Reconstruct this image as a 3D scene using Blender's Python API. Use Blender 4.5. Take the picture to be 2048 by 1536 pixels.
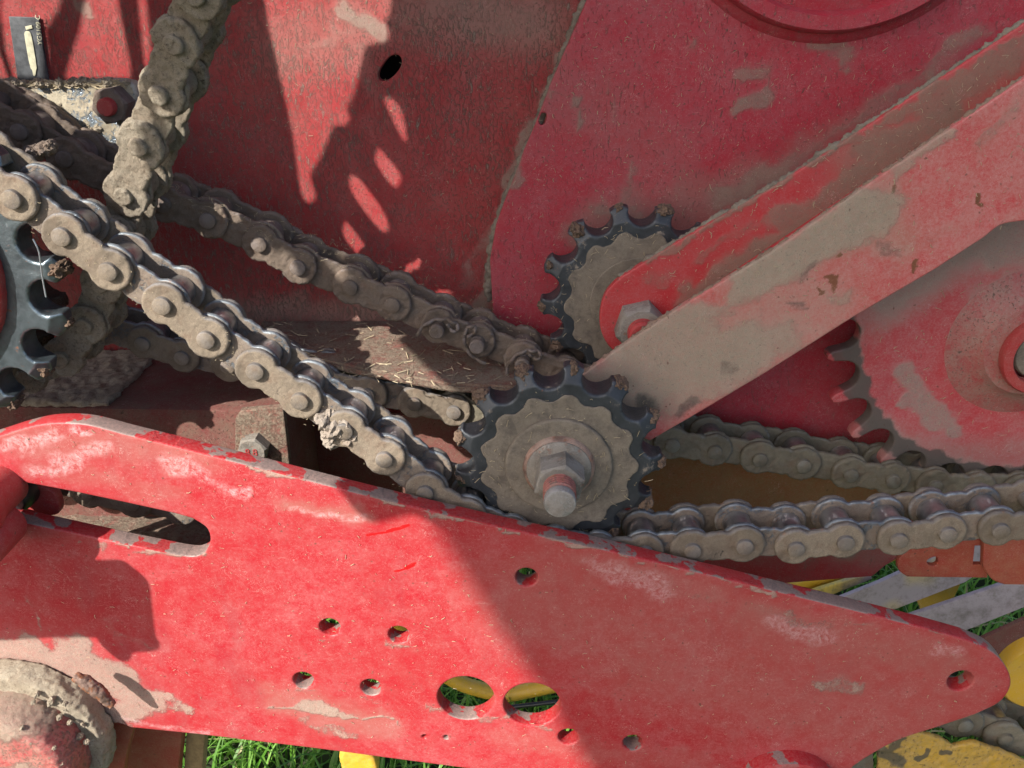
import bpy, bmesh, math, random
import numpy as np
from mathutils import Vector, Matrix, noise as mnoise
random.seed(4)
RS = np.random.RandomState(7)
for o in list(bpy.data.objects): bpy.data.objects.remove(o)
SC = bpy.context.scene
COL = SC.collection
PI = math.pi

# ------------------------------------------------------------------ camera
FPX = 1750.0
TH = math.radians(26); YAW = math.radians(1.94)
VF = Vector((-math.sin(YAW)*math.cos(TH), math.cos(YAW)*math.cos(TH), -math.sin(TH)))
VR = Vector((math.cos(YAW), math.sin(YAW), 0)); VU = VR.cross(VF)
def ray(x, y): return VF + VR*((x-1024)/FPX) + VU*((768-y)/FPX)
CAM = -ray(1117, 913)*0.486
cd = bpy.data.cameras.new('camera'); cam = bpy.data.objects.new('camera', cd); COL.objects.link(cam)
M = Matrix((VR, VU, -VF)).transposed().to_4x4(); M.translation = CAM
cam.matrix_world = M
cd.sensor_fit = 'HORIZONTAL'; cd.sensor_width = 36; cd.lens = 36*FPX/2048
cd.clip_start = .01; cd.clip_end = 60
SC.camera = cam

# ------------------------------------------------------------------ light
LV = Vector((.85, 1.0, -1.0))                       # the way sunlight travels
sun_d = bpy.data.lights.new('sun', 'SUN'); sun = bpy.data.objects.new('sun', sun_d); COL.objects.link(sun)
sun_d.energy = 5.0; sun_d.angle = math.radians(.53); sun_d.color = (1, .95, .87)
sun.rotation_euler = LV.to_track_quat('-Z', 'Y').to_euler(); sun.location = (-1, -1.4, 1.5)
W = bpy.data.worlds.new('World'); SC.world = W; W.use_nodes = True
wn = W.node_tree; wn.nodes.clear()
sky = wn.nodes.new('ShaderNodeTexSky'); sky.sky_type = 'NISHITA'; sky.sun_disc = False
sky.sun_elevation = math.atan2(1.0, math.hypot(.85, 1.0))
sky.sun_rotation = math.atan2(-.85, -1.0) % (2*PI)
sky.dust_density = 2.5; sky.air_density = .8; sky.ozone_density = .6
bg = wn.nodes.new('ShaderNodeBackground'); bg.inputs[1].default_value = .12
wo = wn.nodes.new('ShaderNodeOutputWorld')
wn.links.new(sky.outputs[0], bg.inputs[0]); wn.links.new(bg.outputs[0], wo.inputs[0])
SC.view_settings.view_transform = 'Standard'; SC.view_settings.look = 'None'
SC.view_settings.exposure = .84; SC.view_settings.gamma = 1
SC.render.engine = 'CYCLES'
SC.cycles.max_bounces = 8; SC.cycles.diffuse_bounces = 5

# ------------------------------------------------------------------ helpers
def at(x, y, Y):
    v = ray(x, y); return CAM + v*((Y-CAM.y)/v.y)
def atZ(x, y, Z):
    v = ray(x, y); return CAM + v*((Z-CAM.z)/v.z)
def pl(pts, Y): return [(at(x, y, Y).x, at(x, y, Y).z) for x, y in pts]
def smooth(pts, n=6, closed=True):
    """Catmull-Rom through the points"""
    P = [Vector(p) for p in pts]; N = len(P); out = []
    rng = range(N) if closed else range(N-1)
    for i in rng:
        if closed: a, b, c, d = P[i-1], P[i], P[(i+1) % N], P[(i+2) % N]
        else: a, b, c, d = P[max(i-1, 0)], P[i], P[i+1], P[min(i+2, N-1)]
        for k in range(n):
            t = k/n
            out.append(tuple(.5*((2*b)+(c-a)*t+(2*a-5*b+4*c-d)*t*t+(3*b-3*c+d-a)*t**3)))
    if not closed: out.append(tuple(P[-1]))
    return out
def chaikin(pts, it=2, r=.25):
    for _ in range(it):
        o = []
        for i in range(len(pts)):
            a, b = Vector(pts[i]), Vector(pts[(i+1) % len(pts)])
            o += [tuple(a.lerp(b, r)), tuple(a.lerp(b, 1-r))]
        pts = o
    return pts
def circ(c, r, n=32, r2=None, a0=0):
    r2 = r2 or r
    return [(c[0]+r*math.cos(a0+2*PI*k/n), c[1]+r2*math.sin(a0+2*PI*k/n)) for k in range(n)]
def shade(me, ang=35):
    for p in me.polygons: p.use_smooth = True
    me.set_sharp_from_angle(angle=math.radians(ang))
def link(name, me, mat=None, parent=None, loc=None):
    o = bpy.data.objects.new(name, me); COL.objects.link(o)
    if mat is not None and me is not None:
        me.materials.clear(); me.materials.append(mat)
    if parent is not None: o.parent = parent
    if loc is not None: o.location = loc
    return o
def plate_mesh(outer, holes=(), thick=.005, bevel=.0006, y=0.0, ox=0, oz=0):
    """2-D outline in X-Z, front face at y, going back by thick"""
    cu = bpy.data.curves.new('c', 'CURVE'); cu.dimensions = '2D'; cu.fill_mode = 'BOTH'
    for ring in [outer]+list(holes):
        s = cu.splines.new('POLY'); s.points.add(len(ring)-1)
        for p, q in zip(s.points, ring): p.co = (q[0]-ox, q[1]-oz, 0, 1)
        s.use_cyclic_u = True
    bevel = min(bevel, thick*.45)
    cu.extrude = thick/2-bevel; cu.bevel_depth = bevel; cu.bevel_resolution = 2; cu.offset = -bevel
    ob = bpy.data.objects.new('c', cu); COL.objects.link(ob)
    dg = bpy.context.evaluated_depsgraph_get()
    me = bpy.data.meshes.new_from_object(ob.evaluated_get(dg))
    bpy.data.objects.remove(ob); bpy.data.curves.remove(cu)
    ym = y+thick/2
    for v in me.vertices:
        x, yy, z = v.co; v.co = (x, ym-z, yy)
    me.update()
    bm = bmesh.new(); bm.from_mesh(me); bmesh.ops.remove_doubles(bm, verts=bm.verts, dist=1e-6); bm.to_mesh(me); bm.free()
    shade(me); me.name = 'plate'
    return me
def lathe_mesh(prof, c=(0, 0), n=48, ripple=0):
    """prof: (radius, y) list, axis along Y through X,Z = c"""
    bm = bmesh.new(); rings = []
    for r, y in prof:
        if r < 1e-6: rings.append([bm.verts.new((c[0], y, c[1]))])
        else:
            rr = [r*(1+ripple*mnoise.noise(Vector((3*math.cos(t), 3*math.sin(t), y*200)))) for t in [2*PI*k/n for k in range(n)]]
            rings.append([bm.verts.new((c[0]+rr[k]*math.cos(2*PI*k/n), y, c[1]+rr[k]*math.sin(2*PI*k/n))) for k in range(n)])
    for A, B in zip(rings, rings[1:]):
        if len(A) == 1 and len(B) == 1: continue
        for k in range(n):
            k2 = (k+1) % n
            if len(A) == 1: bm.faces.new((A[0], B[k], B[k2]))
            elif len(B) == 1: bm.faces.new((A[k], B[0], A[k2]))
            else: bm.faces.new((A[k], B[k], B[k2], A[k2]))
    bmesh.ops.recalc_face_normals(bm, faces=bm.faces)
    me = bpy.data.meshes.new('lathe'); bm.to_mesh(me); bm.free(); shade(me, 40); return me
def box_mesh(x0, x1, y0, y1, z0, z1, bev=.001, sub=0):
    bm = bmesh.new(); bmesh.ops.create_cube(bm, size=1)
    for v in bm.verts: v.co = ((x0+x1)/2+v.co.x*(x1-x0), (y0+y1)/2+v.co.y*(y1-y0), (z0+z1)/2+v.co.z*(z1-z0))
    if bev: bmesh.ops.bevel(bm, geom=list(bm.edges), offset=bev, segments=2, affect='EDGES', profile=.6)
    me = bpy.data.meshes.new('box'); bm.to_mesh(me); bm.free(); shade(me); return me
def hex_mesh(c, af, y0, y1, rot=0, cham=.0012, hole=0):
    """hex prism on axis Y: front y0 (nearest), back y1; chamfered corners at the front"""
    R = af/2/math.cos(PI/6); bm = bmesh.new()
    def ring(r, y, cl=1e9):
        return [bm.verts.new((c[0]+min(r, cl)*math.cos(rot+PI*k/6)*(1 if k % 2 == 0 else math.cos(PI/6)),
                              y, c[1]+min(r, cl)*math.sin(rot+PI*k/6)*(1 if k % 2 == 0 else math.cos(PI/6)))) for k in range(12)]
    a = ring(R, y1); b = ring(R, y0+cham)
    f = [bm.verts.new((c[0]+(af/2*.965)*math.cos(rot+PI*k/6), y0, c[1]+(af/2*.965)*math.sin(rot+PI*k/6))) for k in range(12)]
    for A, B in ((a, b), (b, f)):
        for k in range(12): bm.faces.new((A[k], A[(k+1) % 12], B[(k+1) % 12], B[k]))
    bm.faces.new(f); bm.faces.new(a[::-1])
    bmesh.ops.recalc_face_normals(bm, faces=bm.faces)
    me = bpy.data.meshes.new('hex'); bm.to_mesh(me); bm.free(); shade(me, 22); return me
def tube_mesh(pts, r, n=8):
    bm = bmesh.new(); rings = []
    P = [Vector(p) for p in pts]
    for i, p in enumerate(P):
        t = (P[min(i+1, len(P)-1)]-P[max(i-1, 0)]).normalized()
        a = t.orthogonal().normalized() if i == 0 else (a-t*a.dot(t)).normalized()
        b = t.cross(a); rr = r[i] if isinstance(r, (list, tuple)) else r
        rings.append([bm.verts.new(p+(a*math.cos(2*PI*k/n)+b*math.sin(2*PI*k/n))*rr) for k in range(n)])
    for A, B in zip(rings, rings[1:]):
        for k in range(n): bm.faces.new((A[k], A[(k+1) % n], B[(k+1) % n], B[k]))
    bm.faces.new(rings[0][::-1]); bm.faces.new(rings[-1])
    bmesh.ops.recalc_face_normals(bm, faces=bm.faces)
    me = bpy.data.meshes.new('tube'); bm.to_mesh(me); bm.free(); shade(me, 50); return me
def join_meshes(ms):
    bm = bmesh.new()
    for m in ms: bm.from_mesh(m)
    me = bpy.data.meshes.new('join'); bm.to_mesh(me); bm.free(); shade(me); return me
def crust(me, voxel=.0008, amp=.0006, freq=250, amp2=0, freq2=60, seed=0, sharp=None):
    """remeshed and roughened copy: dirt builds up on it"""
    ob = bpy.data.objects.new('t', me); COL.objects.link(ob)
    m = ob.modifiers.new('r', 'REMESH'); m.mode = 'VOXEL'; m.voxel_size = voxel
    dg = bpy.context.evaluated_depsgraph_get()
    out = bpy.data.meshes.new_from_object(ob.evaluated_get(dg)); bpy.data.objects.remove(ob)
    n = len(out.vertices); co = np.empty(n*3); no = np.empty(n*3)
    out.vertices.foreach_get('co', co); out.vertex_normals.foreach_get('vector', no)
    co = co.reshape(-1, 3); no = no.reshape(-1, 3)
    off = Vector((seed*7.3, seed*3.1, seed))
    d = np.array([amp*(mnoise.fractal(Vector(c)*freq+off, .6, 2.1, 4)) + amp2*mnoise.noise(Vector(c)*freq2+off) for c in co])
    co = co+no*d[:, None]
    out.vertices.foreach_set('co', co.ravel()); out.update()
    for p in out.polygons: p.use_smooth = True
    return out
def tag(o, label=None, cat=None, group=None, kind=None):
    if label: o['label'] = label
    if cat: o['category'] = cat
    if group: o['group'] = group
    if kind: o['kind'] = kind
    return o
def thing(name, label, cat, loc=(0, 0, 0), group=None):
    o = bpy.data.objects.new(name, None); COL.objects.link(o); o.location = loc; o.empty_display_size = .01
    return tag(o, label, cat, group)
def rel(parent, o):
    """keep a child that was built in world space where it is"""
    o.parent = parent; o.matrix_parent_inverse = Matrix.Translation(-Vector(parent.location)); return o

def grid_cut(me, step):
    bm = bmesh.new(); bm.from_mesh(me)
    for ax, no in ((0, (1, 0, 0)), (2, (0, 0, 1))):
        lo = min(v.co[ax] for v in bm.verts); hi = max(v.co[ax] for v in bm.verts); x = lo+step*.5
        while x < hi:
            co = [0, 0, 0]; co[ax] = x
            bmesh.ops.bisect_plane(bm, geom=bm.verts[:]+bm.edges[:]+bm.faces[:], dist=1e-7, plane_co=co, plane_no=no); x += step
    bmesh.ops.triangulate(bm, faces=[f for f in bm.faces if len(f.verts) > 4])
    bm.to_mesh(me); bm.free(); shade(me); return me
def bake(me, masks, Y, wob=.006):
    """wear and dirt masks as vertex attributes: name -> capsules in photo pixels on plane Y"""
    n = len(me.vertices); co = np.empty(n*3); me.vertices.foreach_get('co', co); co = co.reshape(-1, 3)
    w = np.array([mnoise.noise_vector(Vector(c)*70) for c in co])+.5*np.array([mnoise.noise_vector(Vector(c)*190) for c in co])
    X = co[:, 0]+w[:, 0]*wob; Z = co[:, 2]+w[:, 2]*wob
    for nm, blobs in masks.items():
        acc = np.zeros(n)
        for x1, y1, x2, y2, r, st in blobs:
            A = at(x1, y1, Y); B = at(x2+.5, y2+.5, Y); R_ = (at((x1+x2)/2+r, (y1+y2)/2, Y)-at((x1+x2)/2, (y1+y2)/2, Y)).length
            bx, bz = B.x-A.x, B.z-A.z; h = np.clip(((X-A.x)*bx+(Z-A.z)*bz)/(bx*bx+bz*bz), 0, 1)
            d = np.hypot(X-A.x-bx*h, Z-A.z-bz*h)/R_; t = np.clip((1.6-d)/1.25, 0, 1)
            acc = np.maximum(acc, st*t*t*(3-2*t))
        a = me.attributes.new(nm, 'FLOAT', 'POINT'); a.data.foreach_set('value', acc.astype(np.float32))
    return me
# ------------------------------------------------------------------ materials
ATTR_MASKS = {}
def cap_group():
    g = bpy.data.node_groups.new('capsule', 'ShaderNodeTree')
    for nm, t in (('P', 'NodeSocketVector'), ('A', 'NodeSocketVector'), ('B', 'NodeSocketVector'), ('R', 'NodeSocketFloat'), ('S', 'NodeSocketFloat')):
        g.interface.new_socket(nm, in_out='INPUT', socket_type=t)
    g.interface.new_socket('M', in_out='OUTPUT', socket_type='NodeSocketFloat')
    N = g.nodes; L = g.links
    i = N.new('NodeGroupInput'); o = N.new('NodeGroupOutput')
    def vm(op, a, b=None):
        n = N.new('ShaderNodeVectorMath'); n.operation = op; L.new(a, n.inputs[0])
        if b is not None: L.new(b, n.inputs[1])
        return n
    pa = vm('SUBTRACT', i.outputs['P'], i.outputs['A']).outputs[0]
    ba = vm('SUBTRACT', i.outputs['B'], i.outputs['A']).outputs[0]
    d1 = vm('DOT_PRODUCT', pa, ba).outputs['Value']; d2 = vm('DOT_PRODUCT', ba, ba).outputs['Value']
    q = N.new('ShaderNodeMath'); q.operation = 'DIVIDE'; q.use_clamp = True; L.new(d1, q.inputs[0]); L.new(d2, q.inputs[1])
    sc = N.new('ShaderNodeVectorMath'); sc.operation = 'SCALE'; L.new(ba, sc.inputs[0]); L.new(q.outputs[0], sc.inputs['Scale'])
    ds = vm('DISTANCE', pa, sc.outputs[0]).outputs['Value']
    dv = N.new('ShaderNodeMath'); dv.operation = 'DIVIDE'; L.new(ds, dv.inputs[0]); L.new(i.outputs['R'], dv.inputs[1])
    mr = N.new('ShaderNodeMapRange'); mr.interpolation_type = 'SMOOTHSTEP'
    mr.inputs[1].default_value = 1.5; mr.inputs[2].default_value = .45
    mr.inputs[3].default_value = 0; L.new(i.outputs['S'], mr.inputs[4]); L.new(dv.outputs[0], mr.inputs[0])
    L.new(mr.outputs[0], o.inputs[0]); return g
CAP = cap_group()
class NT:
    def __init__(s, name):
        s.m = bpy.data.materials.new(name); s.m.use_nodes = True; s.t = s.m.node_tree; s.t.nodes.clear()
        s.out = s.n('ShaderNodeOutputMaterial'); s.b = s.n('ShaderNodeBsdfPrincipled'); s.l(s.b.outputs[0], s.out.inputs[0])
        s.geo = s.n('ShaderNodeNewGeometry')
    def n(s, t): return s.t.nodes.new(t)
    def l(s, a, b): s.t.links.new(a, b)
    def set(s, sock, v):
        if isinstance(v, (int, float)): sock.default_value = v
        elif isinstance(v, (tuple, list)): sock.default_value = tuple(v)+((1,) if len(v) == 3 and sock.type == 'RGBA' else ())
        else: s.l(v, sock)
    def pos(s, local=False):
        if local:
            tc = s.n('ShaderNodeTexCoord'); oi = s.n('ShaderNodeObjectInfo')
            a = s.n('ShaderNodeVectorMath'); a.operation = 'SCALE'; s.l(oi.outputs['Random'], a.inputs['Scale']); a.inputs[0].default_value = (1.7, .9, 2.3)
            b = s.n('ShaderNodeVectorMath'); s.l(tc.outputs['Object'], b.inputs[0]); s.l(a.outputs[0], b.inputs[1]); return b.outputs[0]
        return s.geo.outputs['Position']
    def scale(s, v, k):
        a = s.n('ShaderNodeVectorMath'); a.operation = 'MULTIPLY'; s.l(v, a.inputs[0]); a.inputs[1].default_value = k if isinstance(k, tuple) else (k, k, k); return a.outputs[0]
    def noise(s, v, sc, det=5, rough=.6, dist=0):
        n = s.n('ShaderNodeTexNoise'); s.l(v, n.inputs['Vector']); n.inputs['Scale'].default_value = sc
        n.inputs['Detail'].default_value = det; n.inputs['Roughness'].default_value = rough; n.inputs['Distortion'].default_value = dist
        return n.outputs[0]
    def vor(s, v, sc, feat='F1'):
        n = s.n('ShaderNodeTexVoronoi'); n.feature = feat; s.l(v, n.inputs['Vector']); n.inputs['Scale'].default_value = sc; return n.outputs['Distance']
    def mr(s, v, a, b, c=0, d=1, sm=False):
        n = s.n('ShaderNodeMapRange'); s.set(n.inputs[0], v)
        if sm: n.interpolation_type = 'SMOOTHSTEP'
        for i, x in enumerate((a, b, c, d)): s.set(n.inputs[i+1], x)
        return n.outputs[0]
    def mth(s, op, a, b=0., clamp=False):
        n = s.n('ShaderNodeMath'); n.operation = op; n.use_clamp = clamp; s.set(n.inputs[0], a); s.set(n.inputs[1], b); return n.outputs[0]
    def mix(s, f, a, b):
        n = s.n('ShaderNodeMix'); n.data_type = 'RGBA'; s.set(n.inputs[0], f); s.set(n.inputs[6], a); s.set(n.inputs[7], b); return n.outputs[2]
    def caps(s, blobs, Y, wob):
        """blobs: (x1,y1,x2,y2,r,strength) in photo pixels on plane Y -> summed mask"""
        if isinstance(blobs, str):
            a = s.n('ShaderNodeAttribute'); a.attribute_name = blobs; return a.outputs['Fac']
        p = s.scale(wob, (1, 0, 1)); acc = None
        for x1, y1, x2, y2, r, st in blobs:
            A = at(x1, y1, Y); B = at(x2+.5, y2+.5, Y); R = (at((x1+x2)/2+r, (y1+y2)/2, Y)-at((x1+x2)/2, (y1+y2)/2, Y)).length
            g = s.n('ShaderNodeGroup'); g.node_tree = CAP; s.l(p, g.inputs['P'])
            g.inputs['A'].default_value = (A.x, 0, A.z); g.inputs['B'].default_value = (B.x, 0, B.z)
            g.inputs['R'].default_value = R; g.inputs['S'].default_value = st
            acc = g.outputs[0] if acc is None else s.mth('MAXIMUM', acc, g.outputs[0])
        return acc
    def wobble(s, v, amt, sc):
        n = s.n('ShaderNodeTexNoise'); s.l(v, n.inputs['Vector']); n.inputs['Scale'].default_value = sc; n.inputs['Detail'].default_value = 4
        a = s.n('ShaderNodeVectorMath'); a.operation = 'MULTIPLY_ADD'; s.l(n.outputs['Color'], a.inputs[0]); a.inputs[1].default_value = (amt,)*3; s.l(v, a.inputs[2])
        b = s.n('ShaderNodeVectorMath'); b.operation = 'SUBTRACT'; s.l(a.outputs[0], b.inputs[0]); b.inputs[1].default_value = (amt/2,)*3; return b.outputs[0]
    def bump(s, h, dist, st=1., base=None):
        n = s.n('ShaderNodeBump'); n.inputs['Distance'].default_value = dist; n.inputs['Strength'].default_value = st; s.set(n.inputs['Height'], h)
        if base is not None: s.l(base, n.inputs['Normal'])
        return n.outputs[0]
    def end(s, col, rough, metal=0., nrm=None, spec=.5):
        s.set(s.b.inputs['Base Color'], col); s.set(s.b.inputs['Roughness'], rough); s.set(s.b.inputs['Metallic'], metal)
        s.b.inputs['Specular IOR Level'].default_value = spec
        if nrm is not None: s.l(nrm, s.b.inputs['Normal'])
        return s.m
DUST = (.30, .245, .19); DUSTL = (.46, .40, .32); DUSTD = (.13, .10, .078)

def paint(name, base=(.37, .012, .024), fade=(.46, .085, .105), fade_amt=.5, Y=0., dusty=.35, streak=.3, blobs=(), fresh=(),
          dark=(), rust=(), white=(), edge=False, local=False, rough=.42, dustc=DUST, dustl=DUSTL, film=.0, bumpd=.0006, haze=(), attr=True, crisp=.35):
    if attr:
        ATTR_MASKS[name] = dict(dust=blobs, haze=haze, white=white, rustm=rust, darkm=dark)
        blobs, haze, white, rust, dark = [k if v else () for k, v in (('dust', blobs), ('haze', haze), ('white', white), ('rustm', rust), ('darkm', dark))]
    s = NT(name); p = s.pos(local)
    big = s.noise(p, 16, 5, .6); med = s.noise(p, 90, 7, .7); fine = s.noise(p, 700, 8, .75); grit = s.noise(p, 1900, 4, .7)
    f = s.mth('ADD', s.mth('MULTIPLY', big, .38), s.mth('ADD', s.mth('MULTIPLY', med, .30), s.mth('MULTIPLY', fine, .42)))
    fm = s.mr(f, .60-.22*fade_amt, .78-.12*fade_amt, 0, 1, True)
    fm = s.mth('MULTIPLY', fm, s.mr(fine, .3, .62, .35, 1))
    col = s.mix(fm, base, fade)
    mo = s.noise(s.scale(p, (1, 1, .45)), 42, 6, .62, .6)
    col = s.mix(s.mr(mo, .52, .76, 0, .28, True), col, tuple(.45*b_+.55*c_ for b_, c_ in zip(base, (.14, .07, .085))))
    col = s.mix(s.mr(s.noise(p, 260, 8, .8), .58, .80, 0, .40), col, (.60, .30, .28))
    col = s.mix(s.mr(s.noise(p, 1300, 4, .8), .58, .68, 0, .42), col, (.58, .34, .31))
    col = s.mix(s.mr(s.noise(p, 900, 4, .8), .64, .70, 0, .5), col, (.16, .03, .03))
    scf = s.noise(s.scale(p, (.16, 1, 1)), 900, 6, .7, .3); col = s.mix(s.mr(scf, .60, .70, 0, .30), col, (.56, .26, .25))
    # thin even film of dust
    wob = s.wobble(p, .010, 120)
    filmv = s.mth('MULTIPLY', s.mr(s.mth('ADD', med, s.mth('MULTIPLY', fine, .4)), .45, .95), film+.12)
    if haze: filmv = s.mth('ADD', filmv, s.caps(haze, Y, s.wobble(p, .014, 40)), True)
    col = s.mix(filmv, col, dustc)
    # caked dust: streaks running down, specks, and the patches the photo shows
    st = s.noise(s.scale(p, (1, 1, .33)), 520, 9, .80, .7)
    a = s.mr(st, .64-.13*streak, .73-.13*streak, 0, .9 if streak > 0 else 0)
    a = s.mth('MULTIPLY', a, s.mr(s.noise(p, 30, 5, .65), .38, .60, .1, 1))
    sp = s.mr(s.noise(p, 520, 6, .8), .70-.12*dusty, .73-.12*dusty, 0, .9)
    m = s.mth('MAXIMUM', a, s.mth('MULTIPLY', sp, s.mr(med, .38, .55, .2, 1)))
    if blobs:
        bl = s.caps(blobs, Y, wob)
        f2 = s.noise(p, 330, 10, .85)
        thr = s.mth('ADD', s.mth('MULTIPLY', s.mr(f2, .34, .66), .62), s.mth('MULTIPLY', s.mr(med, .32, .68), .40))
        bm_ = s.mth('SUBTRACT', s.mth('MULTIPLY', bl, 1.22), thr)
        soft = s.mth('MULTIPLY', s.mr(bl, .05, 1., 0, .85, True), s.mr(f2, .36, .60, .22, 1.))
        hard = s.mth('MULTIPLY', s.mr(bm_, .05, .45, 0, 1, True), s.mr(fine, .25, .6, .5, .9))
        m = s.mth('MAXIMUM', m, s.mth('ADD', s.mth('MULTIPLY', soft, 1-crisp), s.mth('MULTIPLY', hard, crisp)))
    dc = s.mix(s.mr(grit, .35, .7), dustc, dustl)
    dc = s.mix(s.mr(med, .42, .7, 0, .45), dc, tuple(x_*.62 for x_ in dustc)); dc = s.mix(s.mr(fine, .56, .70), dc, DUSTD)
    if fresh:
        fr = s.caps(fresh, Y, s.wobble(p, .002, 300)); fr = s.mr(fr, .35, .6)
        m = s.mth('MULTIPLY', m, s.mth('SUBTRACT', 1., fr)); col = s.mix(fr, col, (.62, .006, .008))
    if rust:
        ru = s.caps(rust, Y, wob); ru = s.mr(s.mth('SUBTRACT', ru, s.mth('MULTIPLY', fine, .6)), .0, .2); col = s.mix(ru, col, s.mix(fine, (.10, .035, .018), (.26, .10, .05)))
    col = s.mix(m, col, dc)
    if white:
        wm = s.caps(white, Y, wob); wm = s.mth('MULTIPLY', s.mr(wm, .1, .9), s.mr(s.noise(s.wobble(p, .01, 80), 380, 8, .8), .42, .66, 0, .8)); col = s.mix(wm, col, (.70, .50, .50))
    # pale scratches and tiny fibres
    sc1 = s.noise(s.wobble(p, .02, 60), 260, 3, .5, 1.2)
    scr = s.mr(s.mth('ABSOLUTE', s.mth('SUBTRACT', sc1, .5)), .0, .006, 1, 0)
    scr = s.mth('MULTIPLY', scr, s.mr(s.noise(p, 75, 4, .6), .50, .62, 0, .8))
    col = s.mix(scr, col, (.60, .42, .38))
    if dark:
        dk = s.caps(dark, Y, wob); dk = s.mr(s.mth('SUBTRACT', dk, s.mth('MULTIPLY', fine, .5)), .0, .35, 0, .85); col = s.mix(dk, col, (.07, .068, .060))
    vd = s.vor(s.wobble(p, .003, 400), 210); col = s.mix(s.mth('MULTIPLY', s.mr(vd, .10, .17, 1, 0), s.mr(med, .50, .60, 0, .75)), col, (.11, .05, .035))
    ro = s.mr(m, 0, 1, rough, .95); ro = s.mth('ADD', ro, s.mth('MULTIPLY', filmv, .4))
    hgt = s.mth('ADD', s.mth('MULTIPLY', m, s.mr(grit, .2, .8, .55, 1)), s.mth('MULTIPLY', fine, .10))
    if edge:
        nz = s.n('ShaderNodeSeparateXYZ'); s.l(s.geo.outputs['True Normal'], nz.inputs[0])
        up = s.mr(nz.outputs[2], .35, .6)
        ed = s.noise(p, 38, 4, .55); chip = s.mr(s.mth('ADD', ed, s.mth('MULTIPLY', fine, .05)), .535, .55)
        ec = s.mix(chip, (.36, .006, .012), s.mix(fine, (.09, .06, .055), (.32, .25, .22)))
        ec = s.mix(s.mth('MULTIPLY', s.mr(fine, .40, .75), .45), ec, (.42, .22, .20))
        col = s.mix(up, col, ec)
    return s.end(col, ro, 0., s.bump(hgt, bumpd, .9), .4)

def dirty_metal(name,  a=(.055, .06, .07), dust=.6, metal=.55, rust=.2, local=True, dustc=DUST, dustl=DUSTL, rough=.45, bumpd=.0005, gs=1., upsteel=0., wear=.7):
    s = NT(name); p = s.pos(local)
    med = s.noise(p, 85*gs, 6, .65); fine = s.noise(p, 480*gs, 8, .75); grit = s.noise(p, 1700, 4, .7)
    steel = s.mix(s.mr(med, .3, .7), a, tuple(c*1.9 for c in a))
    rm = s.mr(s.noise(p, 190*gs, 6, .7), .68-.2*rust, .74-.2*rust, 0, .85)
    steel = s.mix(rm, steel, s.mix(fine, (.10, .035, .018), (.34, .13, .05)))
    th = 1-dust
    dm = s.mr(s.mth('ADD', s.mth('MULTIPLY', med, .55), s.mth('MULTIPLY', fine, .45)), .28+th*.42, .34+th*.42)
    if upsteel:
        nz = s.n('ShaderNodeSeparateXYZ'); s.l(s.geo.outputs['Normal'], nz.inputs[0])
        dm = s.mth('MULTIPLY', dm, s.mr(nz.outputs[2], .3, .7, 1, 1-upsteel))
    dc = s.mix(s.mr(grit, .35, .7), dustc, dustl); dc = s.mix(s.mr(fine, .57, .72, 0, .8), dc, DUSTD)
    dc = s.mix(s.mr(s.noise(p, 130, 5, .6), .5, .72, 0, .55), dc, (.17, .10, .065))
    if local:
        oi = s.n('ShaderNodeObjectInfo'); dc = s.mix(s.mr(oi.outputs['Random'], 0, 1, 0, .42), dc, tuple(x_*.5 for x_ in dustc))
        dc = s.mix(s.mr(s.noise(p, 45, 4, .6), .5, .66, 0, .6), dc, tuple(x_*.45 for x_ in dustc))
    pt = s.mr(s.geo.outputs['Pointiness'], .515, .56, 0, 1); pt = s.mth('MULTIPLY', pt, s.mr(med, .38, .58, 0, wear))
    steel = s.mix(pt, steel, tuple(min(.5, c_*3.+.06) for c_ in a)); dm = s.mth('MULTIPLY', dm, s.mth('SUBTRACT', 1., s.mth('MULTIPLY', pt, .75)))
    col = s.mix(dm, steel, dc)
    mt = s.mth('MULTIPLY', s.mth('SUBTRACT', 1., s.mth('MAXIMUM', dm, rm)), metal)
    ro = s.mr(dm, 0, 1, rough, .95)
    h = s.mth('ADD', s.mth('MULTIPLY', dm, .5), s.mth('ADD', s.mth('MULTIPLY', fine, .5), s.mth('MULTIPLY', grit, .25)))
    return s.end(col, ro, mt, s.bump(h, bumpd, 1.), .4)
def mud(name, a=DUST, b=DUSTL, d=DUSTD, local=True, bumpd=.0012, oil=.0):
    s = NT(name); p = s.pos(local)
    f = s.noise(p, 420, 8, .8); g = s.noise(p, 1500, 5, .75); m = s.noise(p, 60, 4, .6)
    c = s.mix(s.mr(g, .32, .68), a, b); c = s.mix(s.mr(f, .52, .66), c, d); c = s.mix(s.mr(m, .45, .7, 0, .4), c, (.22, .15, .10) if not oil else tuple(x_*.7 for x_ in a))
    if oil: c = s.mix(s.mth('MULTIPLY', s.mr(s.noise(s.wobble(p, .01, 60), 95, 7, .75), .48, .66), oil), c, (.075, .065, .058))
    h = s.mth('ADD', f, s.mth('MULTIPLY', g, .35))
    return s.end(c, .97, 0., s.bump(h, bumpd, 1.), .2)
def plain(name, col, rough=.6, metal=0., var=.3, local=True, sc=200):
    s = NT(name); p = s.pos(local); f = s.noise(p, sc, 6, .7)
    c = s.mix(s.mr(f, .3, .7), tuple(x*(1-var) for x in col), tuple(min(1, x*(1+var)) for x in col))
    return s.end(c, rough, metal, s.bump(f, .0004, .6))

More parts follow.
